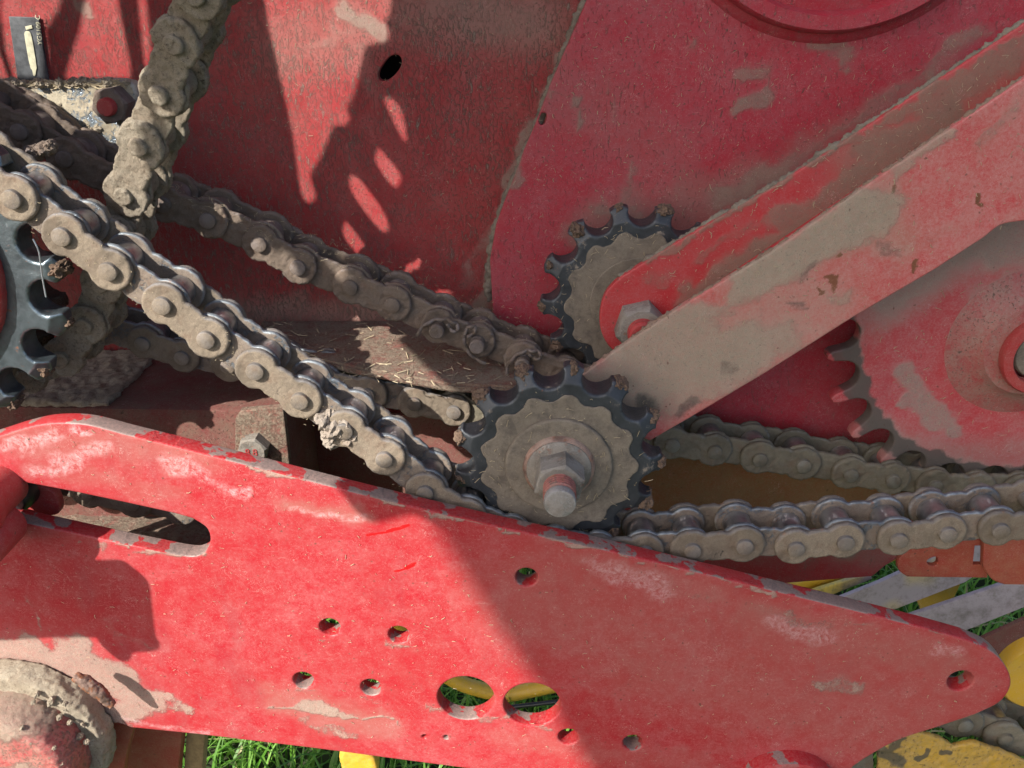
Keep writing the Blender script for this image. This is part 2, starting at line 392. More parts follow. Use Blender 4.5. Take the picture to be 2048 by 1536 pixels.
YP, YW1, YW2 = -.035, .150, .115
M_side = paint('side_plate_paint', base=(.38, .010, .020), fade=(.44, .062, .078), fade_amt=.55, Y=YP, crisp=.75, dusty=.26, streak=0, edge=True, film=.06,
    blobs=[(-60, 1330, 60, 1320, 60, 1.5), (60, 1330, 230, 1360, 46, 1.4), (150, 1300, 290, 1400, 34, 1.1), (220, 1440, 300, 1400, 34, .9), (280, 1380, 380, 1420, 12, .8), (600, 1412, 690, 1428, 16, .95), (640, 1425, 790, 1442, 5, .9), (540, 1410, 640, 1412, 6, .8),
           (300, 876, 520, 930, 7, 1.), (520, 935, 860, 1018, 7, .95), (860, 1020, 1230, 1105, 6, .9), (1230, 1105, 1560, 1185, 5, .8), (600, 1440, 700, 1470, 14, .6), (520, 925, 700, 975, 9, .7),
           (860, 1410, 1000, 1440, 8, .7), (1010, 1430, 1100, 1460, 9, .75), (300, 1100, 410, 1112, 9, .8), (150, 1075, 300, 1105, 5, .7), (640, 1278, 680, 1285, 8, .6), (775, 1288, 820, 1298, 8, .7), (590, 1380, 625, 1388, 8, .6), (720, 1392, 760, 1400, 8, .6),
           (200, 1240, 290, 1300, 9, .55), (60, 1190, 90, 1260, 6, .6), (1640, 1370, 1720, 1368, 20, .62), (1500, 1215, 1660, 1250, 22, .5), (1380, 1185, 1440, 1200, 18, .45), (1700, 1240, 1760, 1262, 8, .6), (1860, 1262, 1900, 1272, 6, .6), (0, 1050, 130, 1075, 14, .35)],
    haze=[(20, 880, 420, 905, 40, .22), (60, 930, 350, 990, 25, .15), (560, 1010, 720, 1035, 16, .28), (1100, 1200, 1850, 1380, 150, .16), (1150, 1120, 1450, 1190, 30, .20), (1500, 1230, 1900, 1330, 60, .22), (1300, 1300, 1800, 1450, 140, .16), (560, 1400, 760, 1450, 40, .25), (1000, 1480, 1400, 1530, 30, .1), (1750, 1500, 1960, 1420, 30, .1)],
    white=[(10, 905, 110, 870, 12, .9), (110, 925, 200, 900, 20, .8), (140, 850, 180, 860, 12, .9), (330, 920, 420, 950, 16, .75), (440, 970, 500, 990, 8, .8), (580, 1020, 720, 1040, 7, .85), (60, 940, 90, 945, 14, .85), (1180, 1130, 1330, 1180, 20, .6), (1550, 1250, 1640, 1270, 24, .6), (1880, 1300, 1910, 1305, 14, .6), (380, 1060, 405, 1085, 6, .7), (250, 1440, 420, 1470, 8, .6)],
    fresh=[(735, 1070, 775, 1064, 2.4, 1.), (775, 1063, 815, 1050, 4, 1.), (790, 1142, 812, 1137, 2.2, 1.), (812, 1136, 828, 1127, 4.5, 1.), (285, 868, 345, 885, 8, 1.), (425, 905, 515, 920, 8, 1.), (232, 853, 243, 856, 4, 1.)],
    rust=[(100, 895, 170, 880, 3, .4)])
M_w1 = paint('deep_red_panel_paint', base=(.32, .007, .014), fade=(.34, .03, .045), fade_amt=.3, Y=YW1, dustc=(.27, .235, .185), dustl=(.42, .37, .30), crisp=.5, dusty=1.1, streak=.95, film=.14, rough=.5,
    blobs=[(1170, 20, 1090, 200, 12, 1.), (1090, 200, 1010, 380, 14, .95), (1010, 380, 975, 560, 12, .95), (980, 550, 960, 620, 14, .9), (690, 20, 760, 60, 24, .85), (900, 0, 1060, 60, 50, .5), (600, 90, 700, 70, 12, .5), (150, 0, 180, 40, 14, .9), (970, 470, 930, 560, 14, .6), (720, 100, 750, 200, 16, .5)],
    haze=[(850, 20, 1080, 40, 70, .35), (560, 100, 700, 60, 60, .2), (450, 620, 1000, 640, 30, .45)], bumpd=.0009)
M_w2 = paint('faded_red_panel_paint', base=(.35, .010, .028), fade=(.34, .045, .07), fade_amt=.8, Y=YW2, dusty=.75, streak=.55, film=.05, rough=.42, dustc=(.20, .165, .13), dustl=(.28, .24, .19), crisp=.5,
    blobs=[(1150, 200, 1165, 260, 12, .9), (1480, 150, 1530, 150, 16, .75), (1480, 220, 1530, 195, 14, 1.), (1640, 90, 1700, 110, 20, .8), (1690, 120, 1690, 140, 14, .8), (1385, 85, 1375, 90, 10, .8), (1265, 330, 1260, 410, 16, .62), (1200, 420, 1290, 440, 22, .7), (1130, 470, 1200, 500, 24, .62), (1360, 340, 1365, 390, 12, .5),
           (1440, 400, 1600, 320, 26, .72), (1600, 310, 1980, 60, 14, .6), (1900, 90, 1950, 60, 18, .8), (1880, 110, 1860, 160, 6, .7), (1210, 150, 1230, 240, 8, .6), (1040, 330, 1020, 380, 14, .85), (1090, 180, 1120, 180, 10, .6),
           (1300, 950, 1780, 1010, 60, 1.), (1400, 1060, 1700, 1090, 40, .8), (1340, 860, 1500, 900, 24, .75), (1100, 780, 1250, 840, 40, .9)],
    haze=[(1200, 460, 1560, 380, 60, .42), (1600, 300, 1900, 150, 30, .3), (1310, 930, 1800, 990, 70, .5), (1400, 1080, 1760, 1100, 40, .35), (1080, 150, 1330, 330, 60, .12)],
    fresh=[(1040, 480, 1045, 540, 20, .3)])
M_arm_f = paint('arm_face_paint', dark=[(1290, 800, 1300, 830, 26, .62), (1360, 830, 1400, 800, 14, .5), (1700, 380, 1712, 396, 7, .7), (1620, 540, 1600, 560, 12, .45), (1770, 480, 1790, 520, 16, .42), (1585, 610, 1600, 620, 9, .5), (1450, 740, 1470, 735, 12, .4)], base=(.46, .03, .035), fade=(.52, .17, .17), fade_amt=1.1, Y=.022, dusty=.35, streak=.2, film=.16, dustc=(.30, .28, .205), dustl=(.40, .375, .29), rough=.5, crisp=.55,
    blobs=[(1200, 790, 1480, 700, 80, .92), (1250, 700, 1400, 640, 44, .9), (1350, 800, 1560, 680, 50, .75), (1500, 560, 1760, 420, 52, .95), (1700, 410, 1780, 440, 30, .85), (1780, 340, 1900, 270, 22, .8), (1430, 640, 1500, 560, 16, .7), (1660, 590, 1700, 600, 22, .6), (1860, 470, 1900, 460, 18, .45), (1960, 290, 2040, 200, 24, .6)],
    haze=[(1200, 780, 1600, 640, 110, .30), (1500, 560, 1740, 430, 70, .35), (1780, 480, 1800, 500, 40, .3)],
    rust=[(1965, 385, 1968, 405, 6, .8), (2012, 392, 2018, 388, 5, .8), (1768, 365, 1775, 385, 4, .8), (1634, 577, 1645, 588, 6, .75), (1840, 530, 1850, 520, 7, .8), (1660, 570, 1663, 560, 7, .7), (1675, 520, 1678, 524, 4, .8)])
M_arm_b = paint('arm_rear_leg_paint', base=(.42, .014, .022), fade=(.42, .07, .08), fade_amt=.6, Y=.05, dusty=.5, streak=.1, film=.10, dustc=(.19, .155, .115), dustl=(.27, .225, .17), rough=.5, crisp=.5,
    blobs=[(1300, 520, 2048, 70, 10, .95), (1600, 440, 1900, 230, 34, .95), (1740, 300, 1830, 260, 40, .85), (1560, 440, 1680, 400, 26, .9), (1860, 210, 2040, 110, 30, .75), (1360, 600, 1700, 400, 24, .9), (1300, 560, 1330, 555, 22, .55), (1400, 520, 1550, 420, 12, .6)],
    haze=[(1700, 340, 2048, 130, 50, .35), (1400, 590, 1600, 460, 30, .4)])
M_brown = paint('dusty_frame_paint', base=(.16, .022, .022), fade=(.14, .06, .05), fade_amt=.8, Y=.10, dusty=.9, streak=0, film=.55, dustc=(.17, .125, .09), dustl=(.25, .20, .14), rough=.8, bumpd=.0012)
M_shelf = paint('mud_caked_shelf', base=(.24, .02, .022), fade=(.15, .09, .065), fade_amt=1.2, Y=.10, dusty=2.2, streak=0, film=.95, dustc=(.22, .165, .12), dustl=(.38, .32, .24), rough=.85, bumpd=.0016)
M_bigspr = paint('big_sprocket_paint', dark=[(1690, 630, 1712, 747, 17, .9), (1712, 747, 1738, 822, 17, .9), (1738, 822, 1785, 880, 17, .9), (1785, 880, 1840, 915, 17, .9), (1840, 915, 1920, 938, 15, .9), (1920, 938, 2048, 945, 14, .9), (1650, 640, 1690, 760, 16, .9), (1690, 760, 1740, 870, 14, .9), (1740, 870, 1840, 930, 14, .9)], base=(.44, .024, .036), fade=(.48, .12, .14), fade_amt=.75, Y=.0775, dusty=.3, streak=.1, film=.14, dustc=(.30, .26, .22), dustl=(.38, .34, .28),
    blobs=[(1700, 660, 1720, 800, 22, .8), (1720, 810, 1830, 930, 26, .85), (1830, 930, 2048, 950, 24, .85), (1800, 740, 1900, 860, 20, 1.), (1815, 800, 1870, 850, 16, 1.), (1900, 480, 2048, 480, 70, 1.), (1960, 600, 2048, 560, 40, .75), (1780, 600, 1900, 520, 30, .8), (1970, 780, 2048, 850, 16, .4), (1940, 660, 1960, 740, 22, .6)],
    haze=[(1740, 880, 1900, 930, 50, .4), (1900, 930, 2048, 900, 40, .3), (1760, 620, 2000, 470, 50, .4), (1960, 640, 1950, 760, 30, .35)])
M_bighub = paint('big_hub_paint', base=(.36, .03, .04), fade=(.34, .16, .14), fade_amt=.8, dusty=.9, streak=.1, film=.5, dustc=(.25, .215, .17), dustl=(.32, .28, .22), local=True)
M_hub = paint('mud_covered_hub_paint', fade=(.46, .14, .13), fade_amt=.9, Y=-.07, dusty=1.2, streak=0, film=.45, crisp=.8, bumpd=.0012, dustc=(.34, .285, .21), dustl=(.48, .42, .32),
    blobs=[(-60, 1410, 130, 1440, 66, 1.5), (120, 1430, 180, 1530, 24, 1.1), (0, 1330, 200, 1340, 40, 1.), (-40, 1540, 60, 1530, 22, .8), (130, 1520, 170, 1530, 14, .6)])
M_red = paint('small_red_part_paint', base=(.36, .014, .020), fade=(.36, .06, .06), fade_amt=.5, dusty=.4, streak=0, film=.15, local=True)
M_redD = paint('dull_red_part_paint', base=(.30, .03, .02), fade=(.34, .08, .045), fade_amt=.7, dusty=.5, streak=0, film=.22, local=True, dustc=(.30, .21, .12))
M_yel = paint('yellow_paint', base=(.62, .36, .015), fade=(.62, .40, .06), fade_amt=.5, dusty=.4, streak=0, film=.06, local=True)
M_yelD = paint('dirty_yellow_paint', base=(.50, .29, .02), fade=(.52, .36, .10), fade_amt=.8, dusty=.7, streak=0, film=.15, local=True, dustc=(.22, .18, .12),
    )
M_yelC = paint('chipped_yellow_paint', base=(.52, .30, .015), fade=(.50, .34, .10), fade_amt=1., dusty=1.0, streak=0, film=.2, dustc=(.16, .13, .09), dustl=(.24, .20, .14), Y=-.019, dark=[(1760, 1500, 1800, 1530, 14, .8), (1880, 1510, 1900, 1506, 7, .9), (1840, 1520, 1850, 1500, 5, .9), (1925, 1520, 1928, 1522, 4, 1.), (1795, 1490, 1780, 1510, 8, .8)])
M_slat = NT('sunlit_slat_paint')
def slat_mat():
    s = M_slat; p = s.pos(True); m = s.noise(p, 11, 2, .5); f = s.noise(p, 200, 6, .7)
    c = s.mix(s.mr(m, .48, .62, 0, 1, True), (.42, .35, .38), (.74, .54, .10)); c = s.mix(s.mr(f, .52, .70, 0, .6), c, (.2, .17, .14)); c = s.mix(s.mr(s.noise(p, 45, 6, .7), .5, .68, 0, .6), c, (.13, .11, .09))  # pale lilac stands in for sun on the slats; dark mottling is dirt
    return s.end(c, .55, 0., s.bump(f, .0003))
M_slat = slat_mat()
M_tooth = dirty_metal('worn_sprocket_steel', a=(.034, .038, .043), dust=.30, metal=.35, rust=.12, rough=.42, bumpd=.0003)
M_toothL = dirty_metal('polished_sprocket_steel', a=(.10, .125, .14), dust=.22, metal=.75, rust=.34, rough=.3, bumpd=.0003)
M_facedirt = mud('sprocket_face_dust', oil=.6, a=(.185, .155, .122), b=(.245, .21, .165), d=(.16, .135, .105), bumpd=.00030)
M_lump = mud('mud_lump', a=(.13, .085, .062), b=(.20, .14, .10), d=(.06, .042, .034), bumpd=.0010)
M_mudL = mud('dry_mud', a=(.36, .30, .22), b=(.50, .44, .34), d=(.17, .13, .09), bumpd=.0015)
M_linkB = dirty_metal('chain_link_dust', a=(.09, .09, .095), dust=.90, metal=.4, rust=.35, dustc=(.205, .162, .12), dustl=(.31, .255, .188), upsteel=.5, bumpd=.0010, wear=.45)
M_innerB = dirty_metal('inner_link_steel', a=(.12, .14, .16), dust=.70, metal=.6, rust=.34, dustc=(.19, .15, .12), dustl=(.29, .24, .19), upsteel=.85, rough=.36)
M_pin = dirty_metal('chain_pin_steel', a=(.13, .13, .13), dust=.85, metal=.4, rust=.4, dustc=(.19, .155, .115), dustl=(.28, .235, .175))
M_roll = dirty_metal('roller_steel', a=(.20, .20, .21), dust=.25, metal=.85, rust=.62, rough=.28, bumpd=.0003)
M_linkC = dirty_metal('grimy_chain_link', a=(.07, .06, .06), dust=.97, metal=.2, rust=.3, dustc=(.16, .12, .092), dustl=(.235, .185, .145), bumpd=.0012)
M_linkA = mud('mud_caked_chain', a=(.27, .225, .17), b=(.42, .37, .29), d=(.10, .08, .06), bumpd=.0018)
M_linkD = dirty_metal('shaded_dusty_chain', a=(.07, .075, .07), dust=.97, metal=.3, rust=.15, dustc=(.17, .15, .108), dustl=(.225, .205, .15), bumpd=.0008)  # dust darkened and greened to carry the shade on this strand
M_nut = dirty_metal('dull_nut_steel', a=(.17, .155, .135), dust=.60, metal=.4, rust=.5, rough=.48, bumpd=.0003, wear=.45, dustc=(.23, .195, .16), dustl=(.33, .30, .255))
M_bolt = dirty_metal('bolt_end_steel', a=(.20, .195, .185), dust=.6, bumpd=.0002, metal=.55, rust=.12, rough=.42, dustc=(.27, .24, .215), dustl=(.36, .33, .30))
M_thread = dirty_metal('rusty_red_thread', a=(.20, .06, .05), dust=.45, metal=.2, rust=.7, rough=.5, dustc=(.24, .19, .16), dustl=(.34, .30, .27))
M_rustring = dirty_metal('rusty_ring', a=(.14, .09, .07), dust=.45, metal=.3, rust=.9, rough=.6)
M_zinc = dirty_metal('zinc_bracket', a=(.30, .36, .42), dust=.62, metal=.8, rust=.05, rough=.25, dustc=(.42, .36, .26), dustl=(.58, .52, .40), bumpd=.0012)
M_label = dirty_metal('black_label', a=(.035, .038, .042), dust=.22, metal=0., rust=0, rough=.4)
M_pale = plain('pale_print', (.50, .48, .34), .7)
M_black = plain('black_rubber', (.012, .012, .014), .35)
M_dkhole = plain('painted_void', (.012, .004, .004), .9)  # near black colour paints the shade inside the slot
M_straw = plain('straw', (.38, .31, .20), .7, var=.35)
M_wire = plain('thin_wire', (.55, .60, .66), .3, .8)
M_wood = plain('brown_post', (.30, .20, .09), .8)
M_shade = plain('shade_panel_paint', (.35, .03, .03), .6)  # only for the added panels that block light

# ------------------------------------------------------------------ setting: ground and grass
GZ = -.46
gm = plain('soil', (.035, .045, .016), .95, local=False, sc=60)
bm = bmesh.new(); vs = [bm.verts.new(v) for v in ((-20, -20, GZ), (20, -20, GZ), (20, 20, GZ), (-20, 20, GZ))]; bm.faces.new(vs)
me = bpy.data.meshes.new('ground'); bm.to_mesh(me); bm.free(); tag(link('ground', me, gm), kind='structure')
def grass():
    n = 26000; V = []; Fc = []; cols = []
    x = RS.uniform(-.75, 1.0, n); y = RS.uniform(-.05, 1.5, n)
    for i in range(n):
        h = RS.uniform(.03, .10); w = RS.uniform(.0014, .0032); a = RS.uniform(0, 2*PI); b = RS.uniform(.2, 1.1)
        d = (math.cos(a), math.sin(a)); s = (-d[1]*w, d[0]*w); k0 = len(V)
        for k in range(4):
            t = k/3; r = h*b*t*t*1.1; z = GZ+h*t*(1-.35*b*t*t); ww = 1-t*.9
            V.append((x[i]+d[0]*r-s[0]*ww, y[i]+d[1]*r-s[1]*ww, z)); V.append((x[i]+d[0]*r+s[0]*ww, y[i]+d[1]*r+s[1]*ww, z))
        for k in range(3): Fc.append((k0+2*k, k0+2*k+1, k0+2*k+3, k0+2*k+2))
        cols.append(RS.rand())
    me = bpy.data.meshes.new('grass'); me.from_pydata(V, [], Fc)
    at_ = me.attributes.new('tint', 'FLOAT', 'FACE'); at_.data.foreach_set('value', np.repeat(cols, 3).astype(np.float32))
    s = NT('grass_blade'); an = s.n('ShaderNodeAttribute'); an.attribute_name = 'tint'
    c = s.mix(an.outputs['Fac'], (.07, .20, .015), (.20, .40, .06)); c = s.mix(s.mr(an.outputs['Fac'], .93, .96), c, (.38, .34, .16))
    m = s.end(c, .45); s.b.inputs['Transmission Weight'].default_value = 0
    tr = s.n('ShaderNodeBsdfTranslucent'); s.l(c, tr.inputs[0]); mx = s.n('ShaderNodeMixShader'); mx.inputs[0].default_value = .35
    s.l(s.b.outputs[0], mx.inputs[1]); s.l(tr.outputs[0], mx.inputs[2]); s.l(mx.outputs[0], s.out.inputs[0])
    for p in me.polygons: p.use_smooth = True
    tag(link('grass', me, m), 'green grass on the ground under the machine', 'grass', kind='stuff')
grass()

# ------------------------------------------------------------------ big plates
def px_circle(x, y, r, Y, n=36):
    c = at(x, y, Y); R = (at(x+r, y, Y)-c).length; return circ((c.x, c.z), R, n)
side_out = pl(smooth([(-130, 905), (-30, 880), (40, 858), (100, 846), (170, 848), (250, 868), (330, 888)], 5, False)
   + [(520, 936), (700, 982), (850, 1019), (1000, 1054), (1200, 1097), (1400, 1145), (1560, 1184), (1700, 1218), (1850, 1256)]
   + smooth([(1935, 1280), (1985, 1303), (2015, 1338), (2022, 1372), (2000, 1405), (1950, 1430)], 5, False)
   + smooth([(1870, 1457), (1800, 1480), (1750, 1506), (1700, 1540), (1655, 1590), (1600, 1640)], 4, False)
   + [(1450, 1640), (1200, 1585), (950, 1540), (640, 1499), (400, 1470)] + smooth([(262, 1456), (225, 1448), (190, 1490), (150, 1600), (-130, 1620)], 4, False), YP)
slot = pl([(-120, 930), (0, 957), (60, 968), (150, 985), (250, 1006), (350, 1028)] + smooth([(385, 1038), (412, 1056), (420, 1078), (413, 1100), (390, 1112), (360, 1110)], 5, False) + [(250, 1088), (130, 1062), (0, 1034), (-120, 1010)], YP)
hol = [px_circle(932, 1397, 57, YP, 48), px_circle(1064, 1410, 57, YP, 48)] + [px_circle(x, y, r, YP) for x, y, r in
       ((1053, 1155, 22), (660, 1255, 21), (798, 1270, 21), (607, 1361, 20.5), (742, 1375, 20.5), (1137, 1474, 20.5), (1266, 1486, 20), (1921, 1362, 26))]
hol += [px_circle(849, 1474, 5, YP, 10), px_circle(892, 1475, 5, YP, 10)]
def dressed(me, mat, Y, step=.003):
    return bake(grid_cut(me, step), ATTR_MASKS[mat.name], Y)
tag(link('side_plate', dressed(plate_mesh(side_out, [slot]+hol, .011, .0012, YP), M_side, YP), M_side),
    'long red painted steel plate with a slot and round holes across the foreground', 'steel plate')
# boss at the foot of the plate
c = at(1566, 1572, YP)
t = thing('plate_boss', 'round red raised boss at the bottom edge of the long red plate', 'boss', (c.x, YP, c.z))
rel(t, link('boss_disc', lathe_mesh([(0, YP-.009), (.021, YP-.009), (.0215, YP-.0105), (.0285, YP-.0105), (.0305, YP-.0095), (.0315, YP-.007), (.0315, YP+.001)], (c.x, c.z)), M_side))
# rear panels
w1 = pl([(-300, -260), (1250, -260), (1240, -60), (1215, 0), (1160, 160), (1090, 330), (1060, 620), (1100, 1060), (300, 1060), (-300, 1060)], YW1)
c1 = pl(chaikin([(768, 126), (780, 112), (796, 108), (804, 118), (802, 134), (788, 152), (772, 163), (758, 160), (756, 146)], 2), YW1)
tag(link('metal_sheet', dressed(plate_mesh(w1, [c1], .006, .0008, YW1), M_w1, YW1, .004), M_w1), 'deep red rear panel with dusty streaks and a small slot, patches of sun on it', 'metal panel')
tag(link('void_backing', box_mesh(-.5, .2, YW1+.05, YW1+.055, -.02, .5), M_dkhole), 'near black sheet standing in for the shade behind the small slot', 'hollow')  # dark sheet in place of the slot's inner shade
w2 = pl([(1200, -60), (1165, 20), (1100, 170), (1072, 245), (1048, 300), (1030, 350), (1010, 400), (992, 450), (980, 520), (985, 610), (990, 700), (1000, 900), (1050, 1080)]
        + [(1300, 1168), (1540, 1169), (1745, 1153), (1770, 1132), (1850, 1085), (2250, 1060), (2250, -260), (1300, -260)], YW2)
h2 = [pl(chaikin([(1080, 232), (1086, 225), (1094, 228), (1092, 244), (1084, 252), (1077, 246)], 2), YW2)]
t = thing('metal_sheet', 'faded pinkish red panel behind the diagonal arm and upper sprocket', 'metal panel', tuple(at(1400, 1160, YW2)))
rel(t, link('panel_sheet', dressed(plate_mesh(w2, h2, .004, .0008, YW2), M_w2, YW2, .004), M_w2))
oq = pl(smooth([(1290, 905), (1500, 925), (1800, 985), (1960, 1000), (1960, 1030), (1600, 1035), (1300, 1050)], 3), YW2-.006)
rel(t, link('dusty_flange', crust(plate_mesh(oq, (), .004, .001, YW2-.006), .0012, .0003, 120), paint('ochre_dust_paint', base=(.26, .075, .022), fade=(.26, .15, .065), fade_amt=1.2, dusty=.5, streak=0, film=.5, dustc=(.22, .155, .075), dustl=(.28, .22, .12), rough=.8)))
def strip(pts, Y, r, amp=.4, mat=None, name='dirt_seam'):
    P = [at(x, y, Y) for x, y in smooth(pts, 8, False)]
    rr = [r*(1+amp*mnoise.noise(Vector(p)*140)) for p in P]
    me = tube_mesh([tuple(p) for p in P], rr, 10)
    return crust(me, .0011, .0016, 260, seed=3)
rel(t, link('dirt_seam', strip([(1172, 0), (1140, 80), (1098, 190), (1060, 290), (1020, 385), (998, 440), (982, 520), (980, 600)], YW2+.008, .0032), M_facedirt))
# bearing flange, top right
c = at(1705, -342, YW2); R = (at(1705+392, -330, YW2)-c).length
t = thing('bearing_flange', 'round red raised flange at the top edge of the faded panel', 'flange', (c.x, YW2, c.z))
rel(t, link('flange_ring', lathe_mesh([(R*.70, YW2), (R*.72, YW2-.004), (R*.80, YW2-.003), (R*.86, YW2-.002), (R*.875, YW2-.009), (R*.885, YW2-.0105), (R*.955, YW2-.0105), (R*.97, YW2-.009), (R*.98, YW2-.003), (R*1.0, YW2-.002), (R*1.03, YW2-.0008), (R*1.04, YW2+.001)], (c.x, c.z), 160), M_w2))

# ------------------------------------------------------------------ sprockets
def spr_out(N, Rp, Rt, rg, ph, tipw=.0060, jit=.0):
    out = []
    for k in range(N):
        a = ph+2*PI*(k+.5)/N                       # gullet centre direction; teeth at ph + k
        c = (Rp*math.cos(a), Rp*math.sin(a)); h = math.radians(84)
        pts = []
        for i in range(9):
            b = a+PI - h + 2*h*i/8
            pts.append((c[0]+rg*math.cos(b), c[1]+rg*math.sin(b)))
        # order so angle increases
        pts.sort(key=lambda q: (math.atan2(q[1], q[0])-a+PI) % (2*PI))
        at2 = ph+2*PI*(k+1)/N; dt = tipw/2/Rt; rt = Rt*(1+jit*random.uniform(-1, 1))
        out += pts
        out += [((rt*.975)*math.cos(at2-dt*1.25), (rt*.975)*math.sin(at2-dt*1.25)), (rt*math.cos(at2-dt*.5), rt*math.sin(at2-dt*.5)),
                (rt*math.cos(at2+dt*.5), rt*math.sin(at2+dt*.5)), (rt*.975*math.cos(at2+dt*1.25), rt*.975*math.sin(at2+dt*1.25))]
    return out
def face_dirt(N, Rr, ph, y, inner=.008, amp=.0022, inset=.0060, th=.0012, seed=0):
    n = 260; out = []
    for i in range(n):
        a = 2*PI*i/n; w = math.cos(N*(a-ph)); w = (abs(w)**.8)*(1 if w > 0 else -1)
        r = Rr-inset+amp*(w+.6)+.0007*mnoise.noise(Vector((math.cos(a)*14, math.sin(a)*14, seed)))
        out.append((r*math.cos(a), r*math.sin(a)))
    me = plate_mesh(out, [circ((0, 0), inner, 24)], th, .0005, y-th)
    return crust(me, .0007, .00012, 320, .0002, 60, seed)
def lumps(spots, seed=0):
    ms = []
    for i, (x, y, z, r) in enumerate(spots):
        bm = bmesh.new(); bmesh.ops.create_icosphere(bm, subdivisions=4, radius=1)
        sx, sy, sz = (random.uniform(.8, 1.2) for _ in range(3))
        for v in bm.verts:
            d = 1+.35*mnoise.fractal(v.co*1.6+Vector((i*5+seed, 0, 0)), .6, 2, 4)
            v.co = Vector((x+v.co.x*r*d*sx, y+v.co.y*r*d*1.4*sy, z+v.co.z*r*d*sz))
        me = bpy.data.meshes.new('l'); bm.to_mesh(me); bm.free(); ms.append(me)
    me = join_meshes(ms)
    for p in me.polygons: p.use_smooth = True
    return me
def sprocket(name, label, c, Yc, N, Rp, Rt, rg, ph, half=.009, group=None, mat=None, dirt=True, tips=None, dirtm=None, seed=0, jit=.02, bev=.0014, tipw=.0085, relief=.0085):
    t = thing(name, label, 'sprocket', (c[0], Yc, c[1]), group)
    me = plate_mesh(spr_out(N, Rp, Rt, rg, ph, jit=jit, tipw=tipw), [circ((0, 0), .006, 16)], half*2, bev, -half)
    me = crust(me, .0008, .00012, 240, seed=seed)
    for v in me.vertices:
        r = math.hypot(v.co.x, v.co.z)-(Rt-relief)
        if r > 0: v.co.y *= 1-min(.62, r/relief*.62)
    link('toothed_wheel', me, mat or M_tooth, t)
    if dirt: link('dirt_layer', face_dirt(N, Rp-rg, ph, -half+.0002, seed=seed), dirtm or M_facedirt, t)
    sp = []
    for k in (tips if tips is not None else range(N)):
        a = ph+2*PI*k/N; r = Rt-.0026
        sp.append((r*math.cos(a), random.uniform(-.25, .1)*half, r*math.sin(a), random.uniform(.0030, .0048)))
    for q_ in sp: link('mud_cap', lumps([q_], seed+len(bpy.data.meshes)), M_lump, t)
    return t
# front idler with nut and stud
idl = sprocket('idler_sprocket', 'dusty steel idler sprocket with a large nut and protruding bolt at the centre', (0, 0), 0, 13, .0545, .0580, .0084, 0, seed=1, tipw=.0098)
link('thrust_washer', crust(lathe_mesh([(.0150, -.011), (.0150, -.0128), (.0285, -.0128), (.0292, -.0120), (.0292, -.0090), (.0150, -.0090), (.0150, -.011)], (0, .0005), 72), .0007, .0002, 260), M_facedirt, idl)
link('rusty_collar', lathe_mesh([(.013, -.0130), (.0195, -.0128), (.0190, -.0150), (.0178, -.0160), (.0160, -.0150), (.013, -.0145)], (0, .0008), 64, .01), M_rustring, idl)
nt = link('flange_nut', lathe_mesh([(.008, -.0140), (.0172, -.0142), (.0177, -.0152), (.0174, -.0166), (.0150, -.0182), (.008, -.0190)], (0, .001), 64), M_nut, idl)
link('hex_head', hex_mesh((0, .001), .0238, -.0335, -.0165, .30, .0010), M_nut, nt)
y = -.0325; prof = [(.0070, -.030)]
while y > -.0425:
    prof += [(.0070, y), (.0085, y-.0008), (.0085, y-.0011), (.0070, y-.0019)]; y -= .0021
yb_ = y
th = link('bolt', lathe_mesh(prof+[(.0070, yb_), (.0081, yb_-.0008), (.0083, yb_-.0045), (.0079, yb_-.0056), (.0068, yb_-.0060), (0, yb_-.0060)], (0, .001), 44), M_bolt, idl)
link('thread', lathe_mesh([(r_+.00008, y_) for r_, y_ in prof[1:]], (0, .001), 44), M_thread, th)
# upper sprocket behind the arm
YC = .0865
uc = (at(1271, 602, YC-.008).x, at(1271, 602, YC-.008).z)
up = sprocket('rear_idler_sprocket', 'smaller looking dusty sprocket half hidden behind the diagonal red arm', uc, YC, 13, .0545, .0580, .0084, math.radians(-7.9), seed=2, tipw=.0098)
link('hub_ring', lathe_mesh([(.008, -.0105), (.0270, -.0105), (.0276, -.0098), (.0276, -.0085)], (0, 0), 64), M_facedirt, up)
# big red sprocket at right
bc = at(2036, 667, YC-.009)
big = thing('large_sprocket', 'large red painted sprocket with grey dust patches at the right edge', 'sprocket', (bc.x, YC, bc.z))
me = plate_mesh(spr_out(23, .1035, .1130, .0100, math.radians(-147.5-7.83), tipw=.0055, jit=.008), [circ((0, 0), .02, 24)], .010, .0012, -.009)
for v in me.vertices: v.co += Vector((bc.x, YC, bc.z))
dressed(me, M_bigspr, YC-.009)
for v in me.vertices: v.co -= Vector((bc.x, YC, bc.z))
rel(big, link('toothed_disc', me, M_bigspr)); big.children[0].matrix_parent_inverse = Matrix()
hm = lathe_mesh([(.048, -.0088), (.044, -.0105), (.037, -.0125), (.031, -.0175), (.029, -.0200), (.018, -.0205)], (.006, -.006), 80, .006)
b2 = link('hub_bulge', hm, M_bighub, big)
b3 = link('hub_collar', lathe_mesh([(.0235, -.018), (.0250, -.0255), (.0240, -.0275), (.0188, -.0275), (.0180, -.0265), (.0180, -.018)], (.0095, -.0075), 64), M_red, big)
b4 = link('shaft_end', lathe_mesh([(0, -.0230), (.0150, -.0230), (.0160, -.0215), (.0160, -.015)], (.0095, -.0075), 48), M_facedirt, big)
